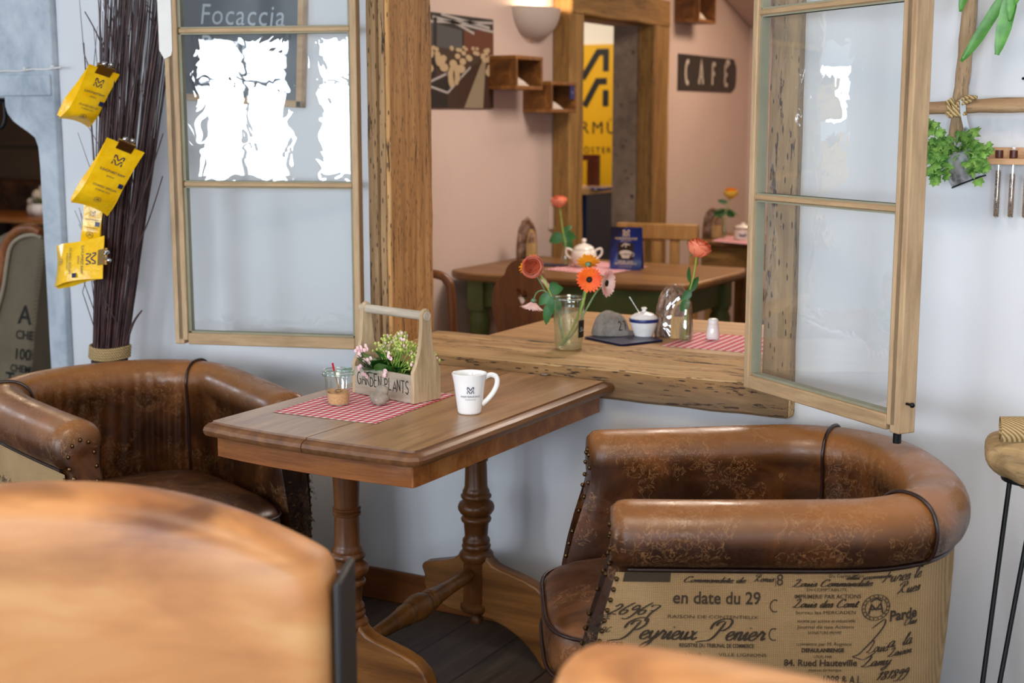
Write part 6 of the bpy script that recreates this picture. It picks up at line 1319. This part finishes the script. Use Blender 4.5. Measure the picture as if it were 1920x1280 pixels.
# tube rack
ra, rb_ = py_(1855, 290, 3.372), py_(1960, 290, 3.372); rk = thing('tube_rack', 'beech wall rack for glass spice tubes at the right edge', 'rack', (ra.x, 3.372, py_(1855,308,3.33).z)); zr = py_(1855,276,3.372).z-rk.location.z
BX(0, .24, -.008, .006, .0, zr).build('back_plate', M['peach'], rk, bevel=.0015); BX(0, .24, -.058, -.009, .0, .014).build('shelf', M['peach'], rk, bevel=.0015)
for i in range(5):
    x = py_(1873, 300, 3.338).x+ (py_(1900,300,3.338).x-py_(1873,300,3.338).x)*i-ra.x; px_lab = ('leftmost glass spice tube in the beech wall rack', 'second glass spice tube from the left in the beech rack, a bead on its stopper', 'third glass spice tube, half cut off by the right edge of the frame', None, None)[i]
    if not px_lab: continue
    tt = thing('spice_tube', px_lab, 'test tube', (ra.x+x, 3.338, rk.location.z), 0, 'spice tubes in the beech rack')
    MB().lathe([(.001,-.124),(.0045,-.122),(.0068,-.116),(.0070,-.10),(.0070,.013)], 20, caps=False).build('glass_tube', M['clear'], tt, smooth=60); MB().lathe([(.0085,.0145),(.0090,.018),(.0088,.032)], 18).build('stopper', M['cap'], tt)
    m = MB(); 
    for k in range(150): a = k*2.4; m.ball((.0042*math.cos(a), .0042*math.sin(a), -.118+.104*(k/150)*(1-.07*i)), .0024, 5)
    m.build('spice_seeds', M['beans'], tt, smooth=80)['kind'] = 'stuff'
    if i == 1: MB().ball((0,0,.0365), .0042, 8).build('bead', M['porc'], tt)
nl = py_(1918, 147, 3.37); origin(tag(MB().ball((nl.x, 3.374, nl.z), .0035, 8).build('wall_screw', M['iron'], None), 'tiny dark screw in the white wall above the tube rack', 'screw'), (nl.x, 3.374, nl.z))
# strap-leaved plant at the top right
sl0 = py_(1912, -22, 3.24); so = thing('strap_leaf_plant', 'strap-leaved plant in a metal pot hanging at the top right corner', 'plant', tuple(sl0)); MB().lathe([(.001,0),(.038,0),(.040,.003),(.050,.075),(.052,.078)], 32, Matrix.Translation((.018,.02,.010)), caps=False).build('pot', M['zinc'], so, smooth=50)
lf = MB()
def strapleaf(pxs, w, Y, roll=0):
    P = smoothpts([py_(x, y, Y)-so.location for x, y in pxs], 6); n_ = len(P); vs = []
    for i, p in enumerate(P):
        t = i/(n_-1); d = (P[min(i+1, n_-1)]-P[max(i-1, 0)]).normalized(); s_ = d.cross(Vector((0,-1,roll))).normalized(); ww = w*(min(1, .45+t*1.6))*(max(.12, 1-max(0, t-.62)/.38)**.55)
        for k in (-1, 0, 1): vs.append(p+s_*(ww*k)+Vector((0, .004*(1-abs(k)), 0)))
    lf.add(vs, [(i*3+j, i*3+j+1, i*3+j+4, i*3+j+3) for i in range(n_-1) for j in (0, 1)])
strapleaf([(1905,-30),(1880,-2),(1850,45),(1822,88),(1802,115)], .0125, 3.22); strapleaf([(1900,-30),(1892,10),(1880,60),(1869,103)], .0165, 3.20, .1); strapleaf([(1905,-35),(1897,-5),(1893,40)], .010, 3.19); strapleaf([(1880,-60),(1830,-30),(1808,-5),(1801,22)], .011, 3.21); strapleaf([(1925,-30),(1915,-20),(1903,8)], .008, 3.18)
lf.build('strap_leaves', M['leaf2'], so, smooth=80)
# driftwood bowl on a black wire stand
Dc = pz(1935, 850, .76); ds = thing('driftwood_piece', 'rounded driftwood piece resting on a black wire stand at the right edge', 'driftwood', tuple(Dc))
m = MB(); rr = random.Random(9)
def dwf(u, v):
    a = 2*math.pi*u; b = math.pi*(v-.5); c = math.cos(b); k = 1+.16*noise.noise(Vector((math.cos(a)*1.4+3, math.sin(a)*1.4, b)))
    return (.105*c**.8*math.cos(a)*k, .075*c**.8*math.sin(a)*k, (.034 if b > 0 else .070)*math.sin(b)*k+.012*math.cos(a)*-1)
m.grid(dwf, 40, 20, cu=True); m.build('wood', M['cork'], ds, smooth=80)
br = thing('burlap_roll', 'rolled strip of coarse jute cloth lying on the driftwood at the right edge', 'cloth', tuple(Dc+Vector((-.022,-.015,.052))), R(29)); m = MB()
def brf(u, v): a = u*2*math.pi*1.6; r = .016+.0045*a/2; return (-.045+.10*v+.01*math.cos(a), r*math.cos(a), r*.72*math.sin(a))
m.grid(brf, 50, 6); m.grid(lambda u, v: (lambda p: (p[0], p[1]*1.13, p[2]*1.13))(brf(u, v)), 50, 6); m.build('cloth', M['rope'], br, smooth=80)
ws = thing('wire_stand', 'black wire stand with a ring carrying the driftwood at the right edge', 'stand', (Dc.x, Dc.y, 0)); zr_ = Dc.z-.055
MB().tube([(.055*math.cos(a), .055*math.sin(a), zr_) for a in [2*math.pi*i/32 for i in range(32)]], .0045, 8, closed=True).build('ring', M['iron'], ws, smooth=80)
lga, lgb = pz(1940, 985, .64), pz(1842, 1280, .34)
def legline(pa, pb, q):
    d = (pb-pa); pe = pa+d*((0-pa.z)/d.z); ps = pa+d*((zr_-pa.z)/d.z); return [ps-ws.location, pe-ws.location]
MB().tube([(-.035,-.04,zr_), Vector(py_(1842,1282,Dc.y-.18))-ws.location, Vector(py_(1842,1282,Dc.y-.18))-ws.location+(Vector(py_(1842,1282,Dc.y-.18))-ws.location-Vector((-.035,-.04,zr_)))*.45], .0052, 8).build('leg', M['iron'], ws, smooth=60)
MB().tube([(.02,-.05,zr_), (-.02,-.16,.25), (-.06,-.26,0.0)], .0052, 8).build('leg', M['iron'], ws, smooth=60); MB().tube([(.0,.055,zr_), (.02,.22,0.0)], .0052, 8).build('leg', M['iron'], ws, smooth=60)

# ------------------------------------------------------------------ pieces of a part hang one level deeper
SUB = {'printed_script':'sacking_cover','logo_print':'cup','label_lettering':'label','clip_lever':'clip','gold_print':'folded_card','picture_panel':'folded_card','rim':'glass_body','drawer_knob':'apron','card_print':'card','printed_label':'foil_pouch','chalk_writing':'slate',
 'knob':'meeting_stile','shoot_bolt':'meeting_stile','hinge':'hinge_stile','white_paint_remnant':'meeting_stile','patterned_band':'body','painted_number':'stone','bead':'stopper','base_rim':'pot','dark_heartwood':'sawn_face','flower_eye':'petals','printed_lettering':'sacking_back','wooden_rim':'body','blue_motif':'body','printed_picture':'carton','black_lettering':'board'}
def kind_name(o): return o.name.split('.')[0]
for root in [o for o in bpy.data.objects if o.parent is None and o.type == 'EMPTY' and o.get('label')]:
    kids = list(root.children)
    for c in kids:
        n = kind_name(c); tgt = SUB.get(n) or ('panel' if n.startswith('print_') else None) or ({'lettering': 'front_board' if any(kind_name(k) == 'front_board' for k in kids) else 'plate'}.get(n))
        if n == 'nailhead':
            y = sum(v.co.y for v in c.data.vertices)/len(c.data.vertices); arms = [k for k in kids if kind_name(k) == 'arm']; 
            if arms: c.parent = min(arms, key=lambda a: abs(sum(v.co.y for v in a.data.vertices)/len(a.data.vertices)-y))
            continue
        if tgt:
            m_ = [k for k in kids if kind_name(k) == tgt]
            if m_: c.parent = m_[0]
GROUPS = {'coffee_bag': 'yellow coffee bags on the twig bundle', 'cube_shelf': 'walnut cube shelves on the inner wall', 'small_pillow': 'pillows in the cube shelves', 'bark_holder': 'bark napkin holders on the tables', 'bud_vase': 'bud vases with single roses',
 'cut_gerbera': 'cut flowers in the glass jar', 'cut_rose': 'cut flowers in the glass jar', 'tub_armchair': 'leather tub armchairs at the oak table', 'leather_dining_chair': 'blurred leather chairs in the foreground', 'window_sash': 'open sashes of the inner window', 'pink_placemat': 'pink gingham mats in the back room'}
for o in bpy.data.objects:
    if o.parent is None and o.get('label') and kind_name(o) in GROUPS: o['group'] = GROUPS[kind_name(o)]
